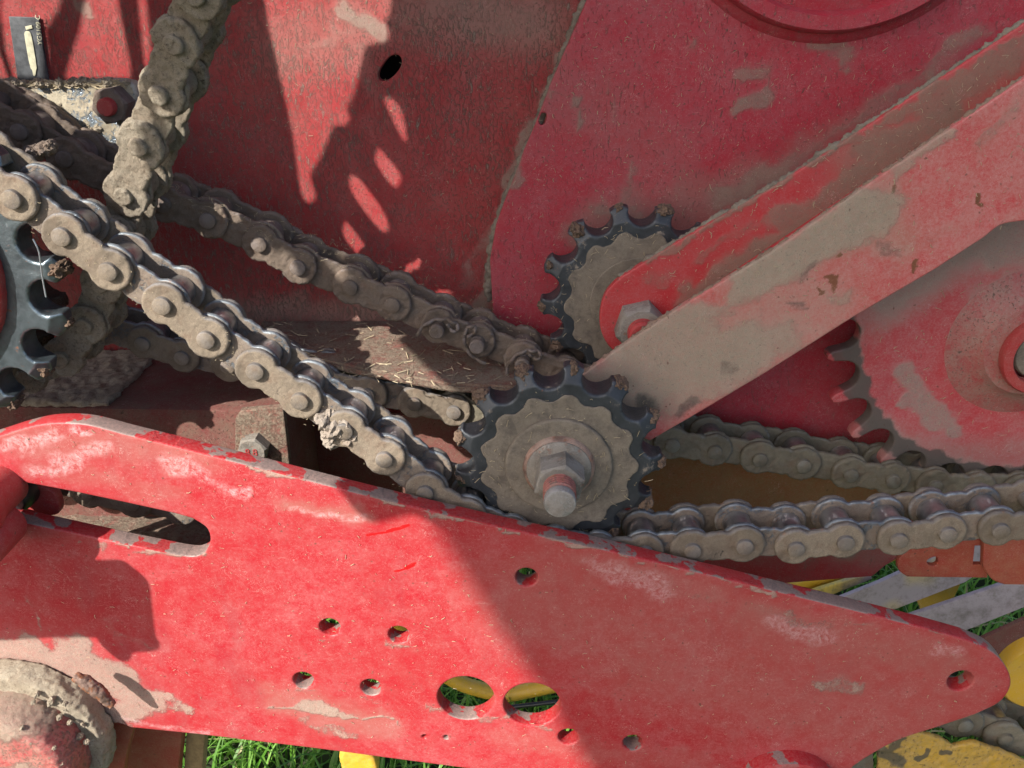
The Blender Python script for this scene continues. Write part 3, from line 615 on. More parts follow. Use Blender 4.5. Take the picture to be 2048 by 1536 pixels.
# left sprocket
lc = at(-262, 530, -.009)
left = sprocket('drive_sprocket', 'polished steel sprocket at the left edge with open rounded gullets', (lc.x, lc.z), 0, 19, .0885, .0965, .0100, math.radians(-11.3-9.47), half=.008, tipw=.012, relief=.007, mat=M_toothL, dirt=False, tips=[-2, -1, 0, 1, 2], seed=5)
link('red_hub_plate', crust(lathe_mesh([(.02, -.014), (.0665, -.014), (.0680, -.0125), (.0680, -.0065), (.02, -.0065), (.02, -.014)], (0, 0), 90, .012), .0012, .0004, 120), M_red, left)
rc = at(-20, 500, .085)
sprocket('hidden_sprocket', 'dark mud covered sprocket in shadow behind the polished left sprocket', (rc.x, rc.z), .052, 14, .055, .062, .0100, .1, mat=M_linkC, dirtm=M_linkC, seed=8)

# ------------------------------------------------------------------ chains
P0 = .0278
def link_outline(R=.0118, w=.0090, P=P0, n=14, jit=0):
    pts = []
    a0 = math.radians(48)
    for i in range(n+1):
        a = a0+(2*PI-2*a0)*i/n; pts.append((R*math.cos(a), R*math.sin(a)))
    pts += [(P*.40, -w*1.0), (P*.5, -w*.975), (P*.60, -w*1.0)]
    for i in range(n+1):
        a = PI+a0+(2*PI-2*a0)*i/n; pts.append((P+R*math.cos(a), R*math.sin(a)))
    pts += [(P*.60, w*1.0), (P*.5, w*.975), (P*.40, w*1.0)]
    return smooth(pts, 3)
def make_links(key, mo, mi, mp, mr_, amp, vox=.0008, thick_o=.0036, fr=240):
    so = .0152; si = .0114
    outer = [plate_mesh(link_outline(.0116, .0094), (), thick_o, .0010, -so), plate_mesh(link_outline(.0116, .0094), (), thick_o, .0010, so-thick_o)]
    inner = [plate_mesh(link_outline(.0117, .0094), (), .0034, .0009, -si), plate_mesh(link_outline(.0117, .0094), (), .0034, .0009, si-.0034)]
    om, om2 = [crust(m, vox, amp, fr, seed=len(key)+k) for k, m in enumerate(outer)]
    im, im2 = [crust(m, vox, amp*.8, fr, seed=len(key)+3+k) for k, m in enumerate(inner)]
    pm = lathe_mesh([(0, -.0180), (.0041, -.0180), (.0046, -.0176), (.0047, -.0168), (.0047, .0160), (.0042, .0172), (0, .0172)], (0, 0), 28)
    if amp > .0008: pm = crust(pm, .0007, amp*.7, 300, seed=6)
    rm = lathe_mesh([(.0050, -.0079), (.0074, -.0079), (.0080, -.0074), (.0080, .0074), (.0074, .0079), (.0050, .0079)], (0, 0), 36)
    for m, mt in ((om, mo), (im, mi), (om2, mo), (im2, mi), (pm, mp), (rm, mr_)): m.materials.clear(); m.materials.append(mt)
    return om, im, pm, rm, om2, im2
def chain(label, pts, Yf, first_outer, meshes, group='roller chains on the machine', skip_pins=(), name='roller_chain'):
    """pts: pin ends in the photo (front plane Yf); chain centre plane lies .0205 behind"""
    om, im, pm, rm, om2, im2 = meshes
    if not isinstance(Yf, (list, tuple)): Yf = [Yf]*len(pts)
    W_ = [at(x, y, q) for (x, y), q in zip(pts, Yf)]
    base = W_[0]+Vector((0, .0178, 0))
    t = thing(name, label, 'chain', base, group)
    for i in range(len(W_)-1):
        a, b = W_[i], W_[i+1]; d = b-a; L = d.length; xv = d.normalized(); yv = (Vector((0, 1, 0))-xv*xv.y).normalized(); zv = xv.cross(yv)
        is_o = (i % 2 == 0) == first_outer
        o = link('outer_link' if is_o else 'inner_link', om if is_o else im, None, t)
        o.location = a+Vector((0, .0178, 0))-base
        o.rotation_euler = (Matrix((xv, yv, zv)).transposed() @ Matrix.Rotation(random.uniform(-.012, .012), 3, 'Z')).to_euler()
        o.scale = (L/P0, 1, 1+.4*(L/P0-1))
        link('rear_side_plate', om2 if is_o else im2, None, o)
        for k in (0, 1):
            if is_o and (i, k) in skip_pins: continue
            c = link('pin' if is_o else 'roller', pm if is_o else rm, None, o)
            c.location = (P0*k, 0, 0); c.scale = (P0/L, 1, 1); c.rotation_euler = (0, random.uniform(0, 6), 0) if abs(P0/L-1) < .02 else (0, 0, 0)
    return t
LB = make_links('b', M_linkB, M_innerB, M_linkB, M_roll, .00030)
LC = make_links('cc', M_linkC, M_linkC, M_linkC, M_linkC, .0007)
LA = make_links('aaa', M_linkA, M_linkA, M_linkA, M_linkA, .00085, fr=230)
LE = make_links('eeee', M_linkB, M_innerB, M_linkB, M_roll, .0005)
LD = make_links('ddddd', M_linkD, M_linkD, M_linkD, M_roll, .0005)
# B: front chain, along the diagonal, under the idler and off to the right
chain('front roller chain running diagonally down to the idler and away to the right', [(-90, 330), (20, 400), (120, 475), (213, 545), (322, 614), (411, 682), (508, 745), (597, 805), (688, 865), (768, 922), (850, 990), (932, 1040), (1020, 1078), (1108, 1100), (1196, 1111), (1290, 1110), (1385, 1105), (1490, 1098), (1594, 1102), (1693, 1089), (1799, 1085), (1898, 1073), (2004, 1065), (2105, 1056)], -.0212, True, LB)
cC = chain('dark grimy roller chain crossing above the front chain, with a cotter pinned joining link', [(-55, 215), (37, 265), (127, 320), (230, 370), (323, 410), (413, 443), (517, 490), (595, 537), (699, 577), (784, 612), (875, 657), (955, 687), (1045, 724), (1130, 757), (1222, 778), (1312, 772)], .0655, True, LC)
chain('mud caked roller chain hanging steeply at the upper left', [(437, -140), (396, -28), (350, 73), (320, 177), (278, 283), (248, 383), (222, 478), (196, 572), (165, 655), (118, 722), (45, 757), (-40, 770)], [-.016, -.008, .000, .007, .015, .0225, .0245, .0245, .0245, .0245, .0245, .0245], True, LA)
chain('sunlit roller chain strand that ends behind the idler teeth', [(190, 665), (283, 690), (362, 718), (455, 735), (548, 752), (640, 772), (734, 793), (827, 810), (907, 827)], .0655, False, LE)
chain('dusty roller chain in olive shade tones passing under the large red sprocket', [(907, 827), (1000, 846), (1090, 860), (1180, 874), (1265, 886), (1345, 893), (1430, 907), (1520, 922), (1608, 935), (1703, 953), (1788, 965), (1873, 977), (1960, 984), (2045, 986), (2130, 982)], .0655, False, LD)
chain('roller chain seen through the slot of the long red plate', [(-105, 950), (-15, 958), (78, 972), (170, 990), (262, 1010), (350, 1032)], .012, False, LB)
chain('grey roller chain peeking out under the tip of the long red plate', [(1760, 1398), (1845, 1425), (1932, 1455), (2012, 1483), (2095, 1512)], -.008, False, LD)
# cotter pins of the joining link
for i, (x, y, a) in enumerate(((875, 657, .5), (955, 687, 2.2), (1045, 724, .9))):
    c = at(x, y, .0665); ct = thing('cotter_pin', ['bent cotter pin through the left end of the joining link', 'looped cotter pin through the middle pin of the dark chain', 'cotter pin on the dark chain just above the idler teeth'][i], 'cotter pin', tuple(c), 'cotter pins on the dark chain')
    d = Vector((math.cos(a), 0, math.sin(a))); n_ = Vector((-d.z, 0, d.x))
    q = [(-.012, .003), (-.006, .0062), (.001, .0065), (.007, .0045), (.0105, .001), (.0125, -.003), (.0105, -.006), (.0075, -.0035), (.008, .001)]
    P = [d*u+n_*v+Vector((0, -.003-.001*math.sin(k), 0)) for k, (u, v) in enumerate(smooth(q, 5, False))]
    link('bent_wire', tube_mesh([tuple(p) for p in P], .0011, 8), M_linkC, ct)
    link('pin_end', lathe_mesh([(0, -.0065), (.0038, -.0065), (.0046, -.0056), (.0046, .002)], (0, 0), 28), M_linkC, ct)

# ------------------------------------------------------------------ diagonal arm
YA, YB = .022, .050
c = at(1280, 870, YA)
arm = thing('diagonal_arm', 'diagonal red angle iron arm with grey dust, bolted over the rear idler', 'bracket arm', tuple(c))
fr_ = pl([(1165, 750), (1257, 684), (1357, 617), (1536, 509), (1769, 347), (2048, 158), (2200, 55), (2200, 440), (2090, 438)]
         + smooth([(2048, 442), (2003, 450), (1969, 475)], 5, False) + [(1869, 540), (1703, 637), (1536, 743), (1387, 832), (1300, 882), (1275, 872)], YA)
rel(arm, link('front_leg', dressed(plate_mesh(fr_, (), .005, .0009, YA), M_arm_f, YA), M_arm_f))
hb = at(1278, 645, YB)
bk = pl(smooth([(1262, 716), (1225, 700), (1203, 665), (1200, 625), (1212, 585), (1240, 555)], 6, False) + [(1324, 503), (1412, 449), (1536, 381), (1676, 290), (1803, 207), (1969, 100), (2048, 47), (2200, -50), (2200, 300), (1500, 720)], YB)
rel(arm, link('rear_leg', dressed(plate_mesh(bk, (), .005, .0010, YB), M_arm_b, YB), M_arm_b))
# web joining the two legs along the fold (hidden edge of the angle)
a0 = at(1330, 645, YA+.005); a1 = at(2200, 62, YA+.005)
bm = bmesh.new(); vs = []
for p in (a0, a1):
    for yy in (YA+.0045, YB+.001):
        for dz in (0, -.004): vs.append(bm.verts.new((p.x+.003, yy, p.z-.006+dz)))
for f in ((0, 1, 5, 4), (2, 6, 7, 3), (0, 4, 6, 2), (1, 3, 7, 5), (0, 2, 3, 1), (4, 5, 7, 6)): bm.faces.new([vs[i] for i in f])
bmesh.ops.recalc_face_normals(bm, faces=bm.faces)
me = bpy.data.meshes.new('web'); bm.to_mesh(me); bm.free(); rel(arm, link('fold_web', me, M_arm_b))
rel(arm, link('top_lip', strip([(1238, 556), (1324, 502), (1412, 447), (1536, 379), (1676, 288), (1803, 205), (1969, 98), (2100, 12)], YB+.003, .0019), M_facedirt))
rel(arm, link('worn_edge', strip([(1160, 752), (1257, 684), (1357, 617), (1536, 508), (1769, 346), (2048, 157), (2150, 90)], YA+.003, .0017), mud('edge_dirt', a=(.22, .15, .11), b=(.30, .21, .16), d=(.13, .09, .07), bumpd=.0008)))
nc = at(1283, 660, YB-.010)
rel(arm, link('hex_nut', join_meshes([hex_mesh((nc.x, nc.z), .026, YB-.0135, YB+.001, .25, .0022)]), M_nut))
rel(arm, link('stud', lathe_mesh([(0, YB-.0205), (.0070, YB-.0205), (.0082, YB-.0190), (.0084, YB-.0165), (.0078, YB-.0155), (.0084, YB-.0145), (.0084, YB)], (nc.x, nc.z), 40), M_red))

# ------------------------------------------------------------------ frame pieces at mid left
zl = at(800, 640, YW1).z                            # ledge under the dark chain
def ledge_mesh(corners, z, th):
    bm = bmesh.new(); P = [atZ(x, y, z) for x, y in corners]
    top = [bm.verts.new(p) for p in P]; bot = [bm.verts.new(p-Vector((0, 0, th))) for p in P]
    bm.faces.new(top); bm.faces.new(bot[::-1]); n = len(P)
    for k in range(n): bm.faces.new((top[k], bot[k], bot[(k+1) % n], top[(k+1) % n]))
    bmesh.ops.recalc_face_normals(bm, faces=bm.faces)
    bmesh.ops.bevel(bm, geom=list(bm.edges), offset=.0015, segments=2, affect='EDGES')
    me = bpy.data.meshes.new('ledge'); bm.to_mesh(me); bm.free(); shade(me); return me
tag(link('straw_ledge', ledge_mesh([(520, 641), (1060, 641), (1060, 775), (900, 768), (700, 732), (540, 700)], zl, .006), M_shelf), 'brown dusty ledge littered with straw beneath the dark chain', 'ledge')
zb = at(300, 818, .062).z
bt = thing('frame_beam', 'dusty brown box beam behind the front chain, half in sun', 'beam', tuple(at(300, 900, .062)))
x0, x1 = at(-200, 818, .062).x, at(566, 818, .062).x
rel(bt, link('beam_body', box_mesh(x0, x1, .062, .148, zb-.12, zb, .003), M_brown))
pb = pl([(470, 838), (480, 822), (566, 815), (580, 935), (470, 935)], .055)
zs = at(300, 1082, .035).z
rel(bt, link('lower_shelf', crust(box_mesh(x0, at(470, 900, .05).x, .035, .066, zs-.05, zs, .002), .0015, .0008, 140), M_shelf))
rel(bt, link('mud_cake', crust(box_mesh(x0, at(215, 818, .062).x, .064, .146, zb-.002, zb+.003, .001), .0014, .0016, 160), M_mudL))
rel(bt, link('end_plate', plate_mesh(pb, (), .006, .001, .055), M_shelf))
hc = at(503, 905, .046)
bh = thing('marked_bolt', 'round headed bolt stamped 8.8 just above the long red plate', 'bolt', (hc.x, .046, hc.z))
link('bolt_head', hex_mesh((0, 0), .017, 0, .011, .2, .0015), M_nut, bh)
def text(name, body, size, parent, loc, rot, mat, ext=.0002):
    cu = bpy.data.curves.new('t', 'FONT'); cu.body = body; cu.size = size; cu.extrude = ext; cu.align_x = 'CENTER'; cu.align_y = 'CENTER'
    ob = bpy.data.objects.new('t', cu); COL.objects.link(ob)
    me = bpy.data.meshes.new_from_object(ob.evaluated_get(bpy.context.evaluated_depsgraph_get())); bpy.data.objects.remove(ob)
    o = link(name, me, mat, parent); o.location = loc; o.rotation_euler = rot; return o
text('stamp', '8.8', .0065, bh, (0, -.0003, 0), (PI/2, 0, 0), M_red)
w3 = pl([(566, 830), (1120, 830), (1120, 1120), (566, 1120)], .125)
tag(link('metal_sheet', plate_mesh(w3, (), .004, .0006, .125), M_brown), 'olive brown dusty panel in the gap between the front chain and the idler', 'metal panel')
# zinc bracket with nut, upper left
YZ = .108
zt = thing('zinc_bracket', 'shiny galvanised bracket crusted with dry mud at the upper left', 'bracket', tuple(at(100, 300, YZ)))
zp = pl(smooth([(-60, 215), (20, 172), (60, 168), (150, 163), (215, 158), (262, 165), (275, 200), (272, 300), (250, 340), (120, 320), (-60, 260)], 4), YZ)
rel(zt, link('bracket_plate', crust(plate_mesh(zp, (), .010, .002, YZ), .0012, .0005, 180), M_zinc))
sp = []
for i in range(46):
    u = random.random(); x = 15+u*240; y = random.choice([164+4*random.random(), 190+60*random.random()+u*40])
    p = at(x, y, YZ); sp.append((p.x, YZ+random.uniform(-.001, .004), p.z, random.uniform(.0012, .0030)))
rel(zt, link('mud_crust', lumps(sp, 40), M_mudL))
nn = at(217, 213, YZ-.012)
zn = rel(zt, link('red_hex_nut', hex_mesh((nn.x, nn.z), .019, YZ-.012, YZ+.001, .15, .0015), M_linkC))
rel(zt, link('nut_shank', lathe_mesh([(0, YZ-.017), (.0045, YZ-.017), (.0052, YZ-.016), (.0052, YZ)], (nn.x, nn.z), 24), M_red))
# muddy arm bar above the grimy chain at far left
mb = pl(smooth([(-80, 168), (30, 178), (90, 205), (160, 262), (225, 320), (235, 350), (120, 300), (30, 235), (-80, 215)], 4), .098)
tag(link('muddy_link_bar', crust(plate_mesh(mb, (), .008, .002, .098), .0012, .0012, 150), M_linkC), 'dark mud coated bar under the galvanised bracket', 'bar')
# black label plate
lp = pl([(17, 33), (76, 35), (97, 165), (36, 165)], YW1-.0022)
lab = thing('label_plate', 'black tilted label plate with a pale slot and small lettering', 'label', tuple(at(57, 160, YW1-.002)))
rel(lab, link('label_backing', plate_mesh(lp, (), .0020, .0003, YW1-.0022), M_label))
ls = pl(chaikin([(50, 62), (58, 62), (63, 70), (74, 136), (72, 140), (71, 152), (66, 152), (65, 141), (60, 136), (48, 70)], 1), YW1-.0028)
rel(lab, link('pale_window', plate_mesh(ls, (), .0006, .0001, YW1-.0028), M_pale))
ls = pl([(50, 53), (63, 50), (65, 57), (52, 60)], YW1-.0028)
rel(lab, link('pale_mark', plate_mesh(ls, (), .0006, .0001, YW1-.0028), M_pale))
p = at(78, 60, YW1-.0028); tx = text('lettering', 'YG5109 C', .0040, None, tuple(p), (PI/2, -math.radians(98), 0), M_pale, .0001); rel(lab, tx)
tx.rotation_euler = (PI/2, math.radians(-82), 0)
# small bits at the left edge
kc = at(-50, 1056, -.062)
kt = thing('clamping_flange', 'rounded red flange and shank at the left edge in front of the slot', 'knob', (kc.x, -.062, kc.z))
link('knob_disc', lathe_mesh([(0, -.012), (.011, -.012), (.0150, -.009), (.0157, -.004), (.0150, .004), (.013, .010), (.013, .03), (0, .03)], (0, .008), 48), M_red, kt)
link('knob_shank', lathe_mesh([(0, -.009), (.010, -.009), (.0125, -.006), (.0125, .02), (0, .02)], (0.001, -.010), 40), M_red, kt)
kc = at(36, 992, -.02)
tag(link('rubber_washer', lathe_mesh([(0, -.026), (.006, -.0258), (.0085, -.023), (.009, -.018), (.009, -.014), (0, -.014)], (kc.x, kc.z), 32), M_black), 'glossy black round stub inside the slot at the left', 'washer')
tb = pl(chaikin([(45, 968), (108, 978), (122, 1018), (112, 1034), (40, 1030)], 2), -.012)
tag(link('red_tab', plate_mesh(tb, (), .006, .001, -.012), M_red), 'small dark red tab inside the slot beside the black stub', 'tab')
# muddy hub, bottom left
hc = at(-8, 1552, -.072)
hub = thing('muddy_hub', 'round red hub caked with dry mud in the bottom left corner', 'hub', (hc.x, -.04, hc.z))
def bake_local(me, mat, off, Y):
    for v in me.vertices: v.co += off
    bake(me, ATTR_MASKS[mat.name], Y)
    for v in me.vertices: v.co -= off
    return me
link('hub_body', bake_local(crust(lathe_mesh([(0, -.034), (.041, -.034), (.0440, -.031), (.0450, -.026), (.0450, -.012), (.0440, .006), (0, .006)], (0, 0), 90, .01), .0012, .0005, 220, .0002, 40), M_hub, Vector((hc.x, -.04, hc.z)), -.072), M_hub, hub)
link('hub_rim', crust(lathe_mesh([(.03, -.010), (.0510, -.010), (.0535, -.006), (.0540, .004), (.03, .004), (.03, -.010)], (.001, .002), 90, .015), .0012, .0009, 160, .0009, 45, 4), M_mudL, hub)
wp = [at(x, y, -.052)-Vector((hc.x, -.04, hc.z)) for x, y in ((148, 1352), (170, 1362), (200, 1386), (226, 1412))]
hb_ = []
for i in range(26):
    a = random.uniform(.1, 1.9); r = random.uniform(.040, .053); hb_.append((r*math.cos(a), random.uniform(-.016, -.008) if r > .045 else -.030, r*math.sin(a), random.uniform(.0008, .0018)))
link('mud_crumbs', lumps(hb_, 90), M_mudL, hub)
link('rusty_weld', crust(tube_mesh([tuple(p) for p in wp], [.0026, .0040, .0040, .0024], 10), .0008, .0007, 300), M_rustring, hub)
rb = pl([(150, 1430), (268, 1452), (255, 1500), (230, 1640), (60, 1640)], -.022)
tag(link('hub_gusset', plate_mesh(rb, (), .008, .001, -.022), M_redD), 'shadowed dirty red gusset beside the muddy hub', 'gusset')
# lower background parts
rp = pl([(215, 1380), (372, 1390), (345, 1650), (215, 1650)], .02)
tag(link('lower_red_bracket', plate_mesh(rp, (), .01, .001, .02), M_redD), 'dull red bracket below the long plate left of the grass', 'bracket')
rp = pl([(378, 1390), (414, 1392), (398, 1650), (360, 1650)], .03)
tag(link('brown_strip', plate_mesh(rp, (), .01, .001, .03), M_wood), 'narrow brown upright strip beside the grass at the bottom', 'strip')
yp = pl(chaikin([(676, 1512), (684, 1500), (700, 1495), (756, 1500), (752, 1640), (700, 1640), (690, 1560), (678, 1530)], 1), .03)
tag(link('yellow_hook', crust(plate_mesh(yp, (), .012, .003, .03), .0012, .0004, 150), M_yel), 'bright yellow hook end at the bottom edge in front of the grass', 'hook')
ar = [at(x, y, .22) for x, y in smooth([(790, 1235), (805, 1262), (850, 1320), (905, 1358), (950, 1376), (1010, 1388), (1060, 1380), (1130, 1368), (1190, 1380), (1270, 1455), (1300, 1478)], 5, False)]
tag(link('yellow_tube', tube_mesh([tuple(p) for p in ar], .0075, 14), M_yel), 'curved yellow tube seen through the two large round holes', 'tube')
ar = [at(x, y, .20) for x, y in ((960, 1422), (1040, 1412), (1125, 1402), (1300, 1385))]
tag(link('black_hose', tube_mesh([tuple(p) for p in ar], .0022, 8), M_black), 'thin black hose seen through the right large hole', 'hose')
# right background: red tabs, yellow slats, yellow disc and plate
tb = pl(smooth([(1812, 1105), (1797, 1120), (1797, 1140), (1815, 1154)], 4, False) + [(1975, 1156), (1985, 1080), (1830, 1080)], .020)
th_ = pl(chaikin([(1852, 1122), (1866, 1114), (1876, 1114), (1876, 1132), (1858, 1132)], 2), .020)
sl = pl([(1950, 1092), (1970, 1092), (1967, 1130), (1946, 1130)], .020)
tag(link('drilled_tab', plate_mesh(tb, [th_, sl], .004, .0006, .020), M_redD), 'orange red tab with a small hole below the front chain at right', 'tab')
tb = pl([(1968, 1075), (2150, 1070), (2150, 1172)] + smooth([(2010, 1170), (1985, 1160), (1966, 1135)], 4, False), .014)
tag(link('corner_tab', plate_mesh(tb, (), .005, .001, .014), M_redD), 'dark red plate at the right edge beside the drilled tab', 'tab')
SL = [([(1500, 1195), (1562, 1172), (1690, 1150), (1800, 1100), (1810, 1112), (1710, 1160), (1600, 1190), (1500, 1212)], .30, M_yel, 'narrow yellow slat just above the long red plate'),
      ([(1560, 1205), (1640, 1178), (1740, 1148), (1745, 1158), (1650, 1196), (1590, 1215)], .29, M_slat, 'thin pale slat between two yellow bars'),
      ([(1660, 1205), (1760, 1165), (1900, 1100), (1990, 1085), (2000, 1120), (1930, 1165), (1775, 1225), (1740, 1236)], .27, M_slat, 'widest pale slat with a yellow patch'),
      ([(1810, 1235), (1900, 1205), (2048, 1155), (2160, 1120), (2160, 1165), (2048, 1215), (1930, 1262), (1870, 1270)], .26, M_slat, 'pale slat fading into shade at the right edge'),
      ([(1950, 1285), (2048, 1240), (2160, 1200), (2160, 1240), (2048, 1290), (1990, 1320)], .25, M_brown, 'dark lowest slat above the yellow disc')]
for o_, Y_, m_, l_ in SL: tag(link('slat', plate_mesh(pl(o_, Y_), (), .005, .0008, Y_), m_), l_, 'slat', 'slats of the implement behind the chain')
yb = pl([(1830, 1190), (1890, 1150), (1930, 1150), (1900, 1215), (1850, 1240)], .32)
tag(link('yellow_crosspiece', plate_mesh(yb, (), .006, .001, .32), M_yelD), 'shaded yellow crosspiece between the pale slats', 'crosspiece')
yd = at(2085, 1345, .02)
tag(link('yellow_disc', lathe_mesh([(0, .016), (.0270, .016), (.0285, .018), (.0285, .026), (0, .026)], (yd.x, yd.z), 64), M_yel), 'bright yellow disc behind the tip of the long red plate', 'disc')
yq = pl([(1752, 1640), (1756, 1500), (1800, 1476), (1832, 1464), (1862, 1472), (1886, 1480), (1908, 1494), (1925, 1490), (1945, 1486), (1968, 1492), (2000, 1502), (2048, 1522), (2160, 1560), (2160, 1650)], -.019)
tag(link('yellow_guard', bake(crust(plate_mesh(yq, (), .004, .0006, -.019), .0010, .0006, 200, .0006, 60), ATTR_MASKS['chipped_yellow_paint'], -.019), M_yelC), 'chipped dirty yellow plate in the bottom right corner', 'guard plate')
yq = pl([(1640, 1640), (1650, 1500), (1746, 1480), (1750, 1640)], -.012)
tag(link('grey_strap', plate_mesh(yq, (), .004, .0006, -.012), M_linkD), 'short olive grey strap left of the chipped yellow plate', 'strap')
cv = [at(0, 0, .05).x]
tag(link('added_top_cover', box_mesh(-.62, -.03, .035, .19, .41, .414, .0005), M_shade), 'added cover out of view that keeps sky light off the rear panel', 'cover')  # added to darken the deep red panel from above
# thin wire hanging before the left sprocket
ar = [at(x, y, -.016) for x, y in smooth([(66, 478), (78, 505), (84, 550), (92, 594)], 5, False)]
tag(link('loose_wire', tube_mesh([tuple(p) for p in ar], .0004, 6), M_wire), 'thin pale wire dangling across the polished left sprocket', 'wire')
# mud lumps on chains
def mudlump(label, spots, Y, mat=M_mudL):
    c = at(spots[0][0], spots[0][1], Y)
    sp = [(at(x, y, Y).x-c.x, 0, at(x, y, Y).z-c.z, r) for x, y, r in spots]
    tag(link('mud_clod', lumps(sp, spots[0][0]), mat, None, tuple(c)), label, 'mud', 'mud clods stuck on the chains')
mudlump('crumbly mud clod stuck on the front chain above the brown panel', [(655, 832, .006), (672, 850, .0075), (700, 865, .0065), (668, 868, .006), (690, 842, .006)], -.012, mud('grey_clod', a=(.30, .25, .21), b=(.40, .35, .29), d=(.14, .11, .09)))
mudlump('elongated mud clod lying on the chain near the left edge', [(70, 305, .0045), (90, 298, .004), (52, 318, .004), (102, 292, .003)], .02, M_linkC)

# ------------------------------------------------------------------ straw and chaff
def straw():
    V = []; Fc = []
    def bit(p, L, w, a, el, nrm_y=-1):
        d = Vector((math.cos(a), -el, math.sin(a))); s = Vector((-math.sin(a), 0, math.cos(a)))*w; u = Vector((0, -w*.8, 0)); k = len(V)
        q = p-d*L/2; r = p+d*L/2; m = (q+r)/2+s*random.uniform(-3, 3)
        for c in (q, m, r):
            V.extend([c-s, c+u, c+s])
        for j in (0, 3): Fc.extend([(k+j, k+j+1, k+j+4, k+j+3), (k+j+1, k+j+2, k+j+5, k+j+4)])
    def inside(x, y, poly):
        c = False; j = len(poly)-1
        for i in range(len(poly)):
            xi, yi = poly[i]; xj, yj = poly[j]
            if (yi > y) != (yj > y) and x < (xj-xi)*(y-yi)/(yj-yi)+xi: c = not c
            j = i
        return c
    zones = [(side_px, YP-.0004, 620, .0007, .0030, 1.), (w1_px, YW1-.0004, 420, .0008, .0030, 1.), (w2_px, YW2-.0004, 520, .0006, .0032, 1.),
             (armf_px, YA-.0004, 240, .0007, .0035, 1.), (armb_px, YB-.0004, 160, .0007, .004, 1.), (bigs_px, .0770, 130, .001, .0045, 1.)]
    for poly, Y, n, l0, l1, k in zones:
        xs = [p[0] for p in poly]; ys = [p[1] for p in poly]; c = 0
        while c < n:
            x, y = random.uniform(min(xs), max(xs)), random.uniform(min(ys), max(ys))
            if not inside(x, y, poly): continue
            c += 1; L = l0+(l1-l0)*random.random()**3; a = random.gauss(PI/2, .7) if Y > .1 else random.uniform(0, PI)
            bit(at(x, y, Y), L, random.uniform(.00007, .00020), a, random.uniform(-.1, .3))
    # idler face, ledge, tips
    for i in range(110):
        a = random.uniform(0, 2*PI); r = random.uniform(.028, .050) if random.random() < .8 else random.uniform(.02, .03)
        bit(Vector((r*math.cos(a), -.0108-.0022*(r < .029), r*math.sin(a))), random.uniform(.001, .006)*random.uniform(.4, 1), random.uniform(.0001, .00022), random.uniform(0, PI), random.uniform(0, .4))
    for i in range(55):
        a = random.uniform(math.radians(60), math.radians(240)); r = random.uniform(.03, .05)
        bit(Vector((uc[0]+r*math.cos(a), .0760, uc[1]+r*math.sin(a))), random.uniform(.001, .004), .00015, random.uniform(0, PI), .2)
    for i in range(150):
        x, y = random.uniform(540, 1040), random.uniform(645, 768)
        p = atZ(x, y, zl+.0006); L = random.uniform(.002, .014)*random.uniform(.3, 1); a = random.uniform(0, PI); k = len(V); w = random.uniform(.0002, .0004)
        d = Vector((math.cos(a), math.sin(a), random.uniform(0, .15))); s = Vector((-math.sin(a), math.cos(a), 0))*w; u = Vector((0, 0, w))
        for c in (p-d*L/2, p+d*L/2): V.extend([c-s, c+u, c+s])
        Fc.extend([(k, k+1, k+4, k+3), (k+1, k+2, k+5, k+4)])
    for i in range(90):
        x = random.uniform(20, 250); p = at(x, 165+random.uniform(-3, 10), YZ-.001); bit(p, random.uniform(.002, .009), .0003, random.uniform(-.6, .6), .1)
    # fibres standing off the chains
    for i in range(220):
        u = random.random(); x = 330+u*750; y = 380+u*290+random.uniform(-30, 25)
        bit(at(x, y, .067), random.uniform(.0008, .003), .0001, random.uniform(0, PI), .5)
    for i in range(260):
        u = random.random(); x = 20+u*860; y = 400+u*600+random.uniform(-38, 38)
        bit(at(x, y, -.0185), random.uniform(.0004, .0018), .00012, random.uniform(0, PI), .3)
    me = bpy.data.meshes.new('straw'); me.from_pydata([tuple(v) for v in V], [], Fc)
    tag(link('straw_bits', me, M_straw), 'chaff and short straw bits stuck over the dusty machine', 'straw', kind='stuff')
side_px = [(0, 870), (170, 850), (330, 890), (850, 1022), (1560, 1190), (1940, 1285), (2010, 1350), (1990, 1400), (1700, 1530), (1000, 1530), (640, 1490), (260, 1450), (200, 1330), (0, 1290), (0, 1120), (420, 1120), (420, 1030), (0, 950)]
w1_px = [(450, 0), (1170, 0), (1080, 210), (1000, 400), (970, 600), (800, 540), (440, 370), (380, 300)]
w2_px = [(1180, 0), (1500, 0), (1900, 60), (1990, 60), (1400, 430), (1100, 560), (1010, 600), (990, 460), (1060, 280)]
armf_px = [(1180, 745), (1536, 515), (2048, 165), (2048, 440), (1970, 475), (1536, 740), (1310, 870)]
armb_px = [(1240, 560), (1536, 385), (2048, 55), (2048, 150), (1536, 500), (1330, 620)]
bigs_px = [(1740, 660), (1990, 500), (2048, 500), (2048, 930), (1850, 900), (1760, 800)]
straw()

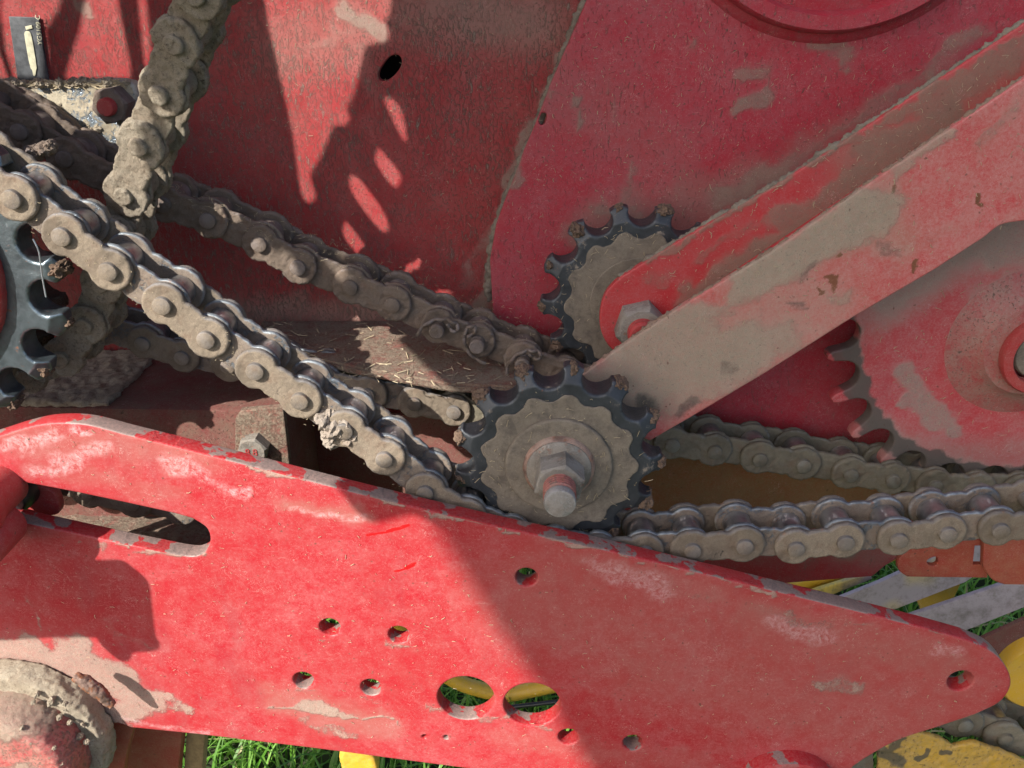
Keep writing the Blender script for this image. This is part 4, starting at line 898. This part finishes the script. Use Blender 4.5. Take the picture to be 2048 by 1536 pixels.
# ------------------------------------------------------------------ added panels out of view, shaped to throw the shade
def conv(P, Yocc):
    """(x, y, plane) where the shade edge falls -> where the added panel that throws it stands"""
    out = []
    for x, y, Y in P:
        w = at(x, y, Y)-LV*((Y-Yocc)/LV.y); out.append((w.x, w.z))
    return out
def on(P, Y): return [(x, y, Y) for x, y in P]
def shader_panel(name, label, P, Yocc, holes=(), th=.003, cat='shade panel'):
    tag(link(name, plate_mesh(conv(P, Yocc), [conv(h, Yocc) for h in holes], th, .0003, Yocc), M_shade), label, cat)
shader_panel('far_shade_panel', 'added panel out of view that shades the right side', on([(1320, 1750), (1180, 1536), (1010, 1275), (872, 1060), (850, 930), (838, 830), (760, 760), (610, 690), (480, 430), (360, 280), (270, 120), (200, -60), (150, -400), (80, -1000), (20, -1700), (3200, -1700), (3200, 1750)], YP), -1.15)  # added far panel; its edge draws the soft shade line
shader_panel('left_shade_panel', 'added panel out of view, outlined as the left shadow on the long plate', on(smooth([(-400, 1030), (-200, 1035), (0, 1045), (118, 1050), (132, 1062), (160, 1095), (188, 1124), (215, 1128), (250, 1128), (270, 1138), (298, 1165), (304, 1200), (312, 1270), (320, 1285), (318, 1298), (300, 1304), (268, 1306), (262, 1318), (250, 1324), (232, 1316), (206, 1290), (200, 1277), (100, 1276), (-400, 1276)], 3), YP), -.16)  # added panel cut to the outline of the shadow it casts
shader_panel('wedge_shade_panel', 'small added panel out of view that casts a shade wedge on the long plate', on(smooth([(655, 950), (690, 990), (720, 1030), (752, 1046), (800, 1036), (835, 1032), (900, 1060), (960, 1000), (900, 900), (780, 900)], 3), YP), -.30)  # added panel for the small shade wedge at the plate's top edge
H = [on(h, YW1) for h in (smooth([(522, -200), (530, 0), (560, 150), (585, 260), (600, 370), (612, 404), (628, 402), (632, 388), (622, 350), (645, 310), (668, 255), (690, 252), (700, 235), (695, 215), (712, 180), (730, 100), (745, 90), (775, 82), (778, 60), (770, 40), (782, 15), (784, -200)], 3),  # openings drawn as the sun patches on the rear panel
     smooth([(770, 198), (785, 198), (806, 228), (814, 280), (806, 278), (786, 240), (775, 215)], 3),
     smooth([(758, 298), (765, 305), (802, 350), (798, 370), (785, 372), (752, 325)], 3),
     smooth([(700, 354), (720, 360), (765, 420), (778, 455), (766, 464), (735, 430), (705, 385)], 3),
     smooth([(690, 447), (697, 448), (730, 492), (728, 508), (716, 508), (688, 472)], 3),
     smooth([(825, 513), (836, 515), (844, 545), (842, 562), (818, 556)], 3),
     [(20, -120), (150, -120), (118, 20), (92, 60), (98, 100), (96, 160), (30, 160), (12, 100), (2, 20)],
     [(-200, -100), (0, -100), (-6, 90), (18, 160), (-200, 160)],
     [(190, -90), (222, -90), (240, 20), (262, 130), (262, 158), (130, 158), (160, 60)],
     [(268, -90), (284, -90), (304, 100), (300, 140), (290, 130)])]
shader_panel('pierced_shade_panel', 'added panel out of view, pierced to drop sun patches on the rear panel', on([(-500, -420), (885, -420), (885, 505), (800, 505), (790, 572), (640, 578), (630, 620), (560, 640), (500, 900), (-500, 900)], YW1), -.05,
    H[:5]+H[6:]+[on([(40, 175), (240, 175), (262, 200), (255, 280), (225, 320), (180, 270), (100, 215)], .108)], th=.0006)  # added shade mask; sun reaches the rear panel only through its openings
shader_panel('side_shade_panel', 'added panel out of view that shades the rear panel and dark chain', on([(872, -420), (1200, -420), (1200, 925), (1010, 805), (900, 735), (880, 690), (866, 600), (872, 500)], YW1), -.20,  # added panel, cut to shade the rear panel and dark chain
    [on([(628, 512), (650, 503), (692, 545), (676, 562)], .066), on([(262, 178), (305, 175), (342, 205), (318, 280), (292, 345), (255, 345), (236, 320), (245, 240)], .010)], th=.0006)
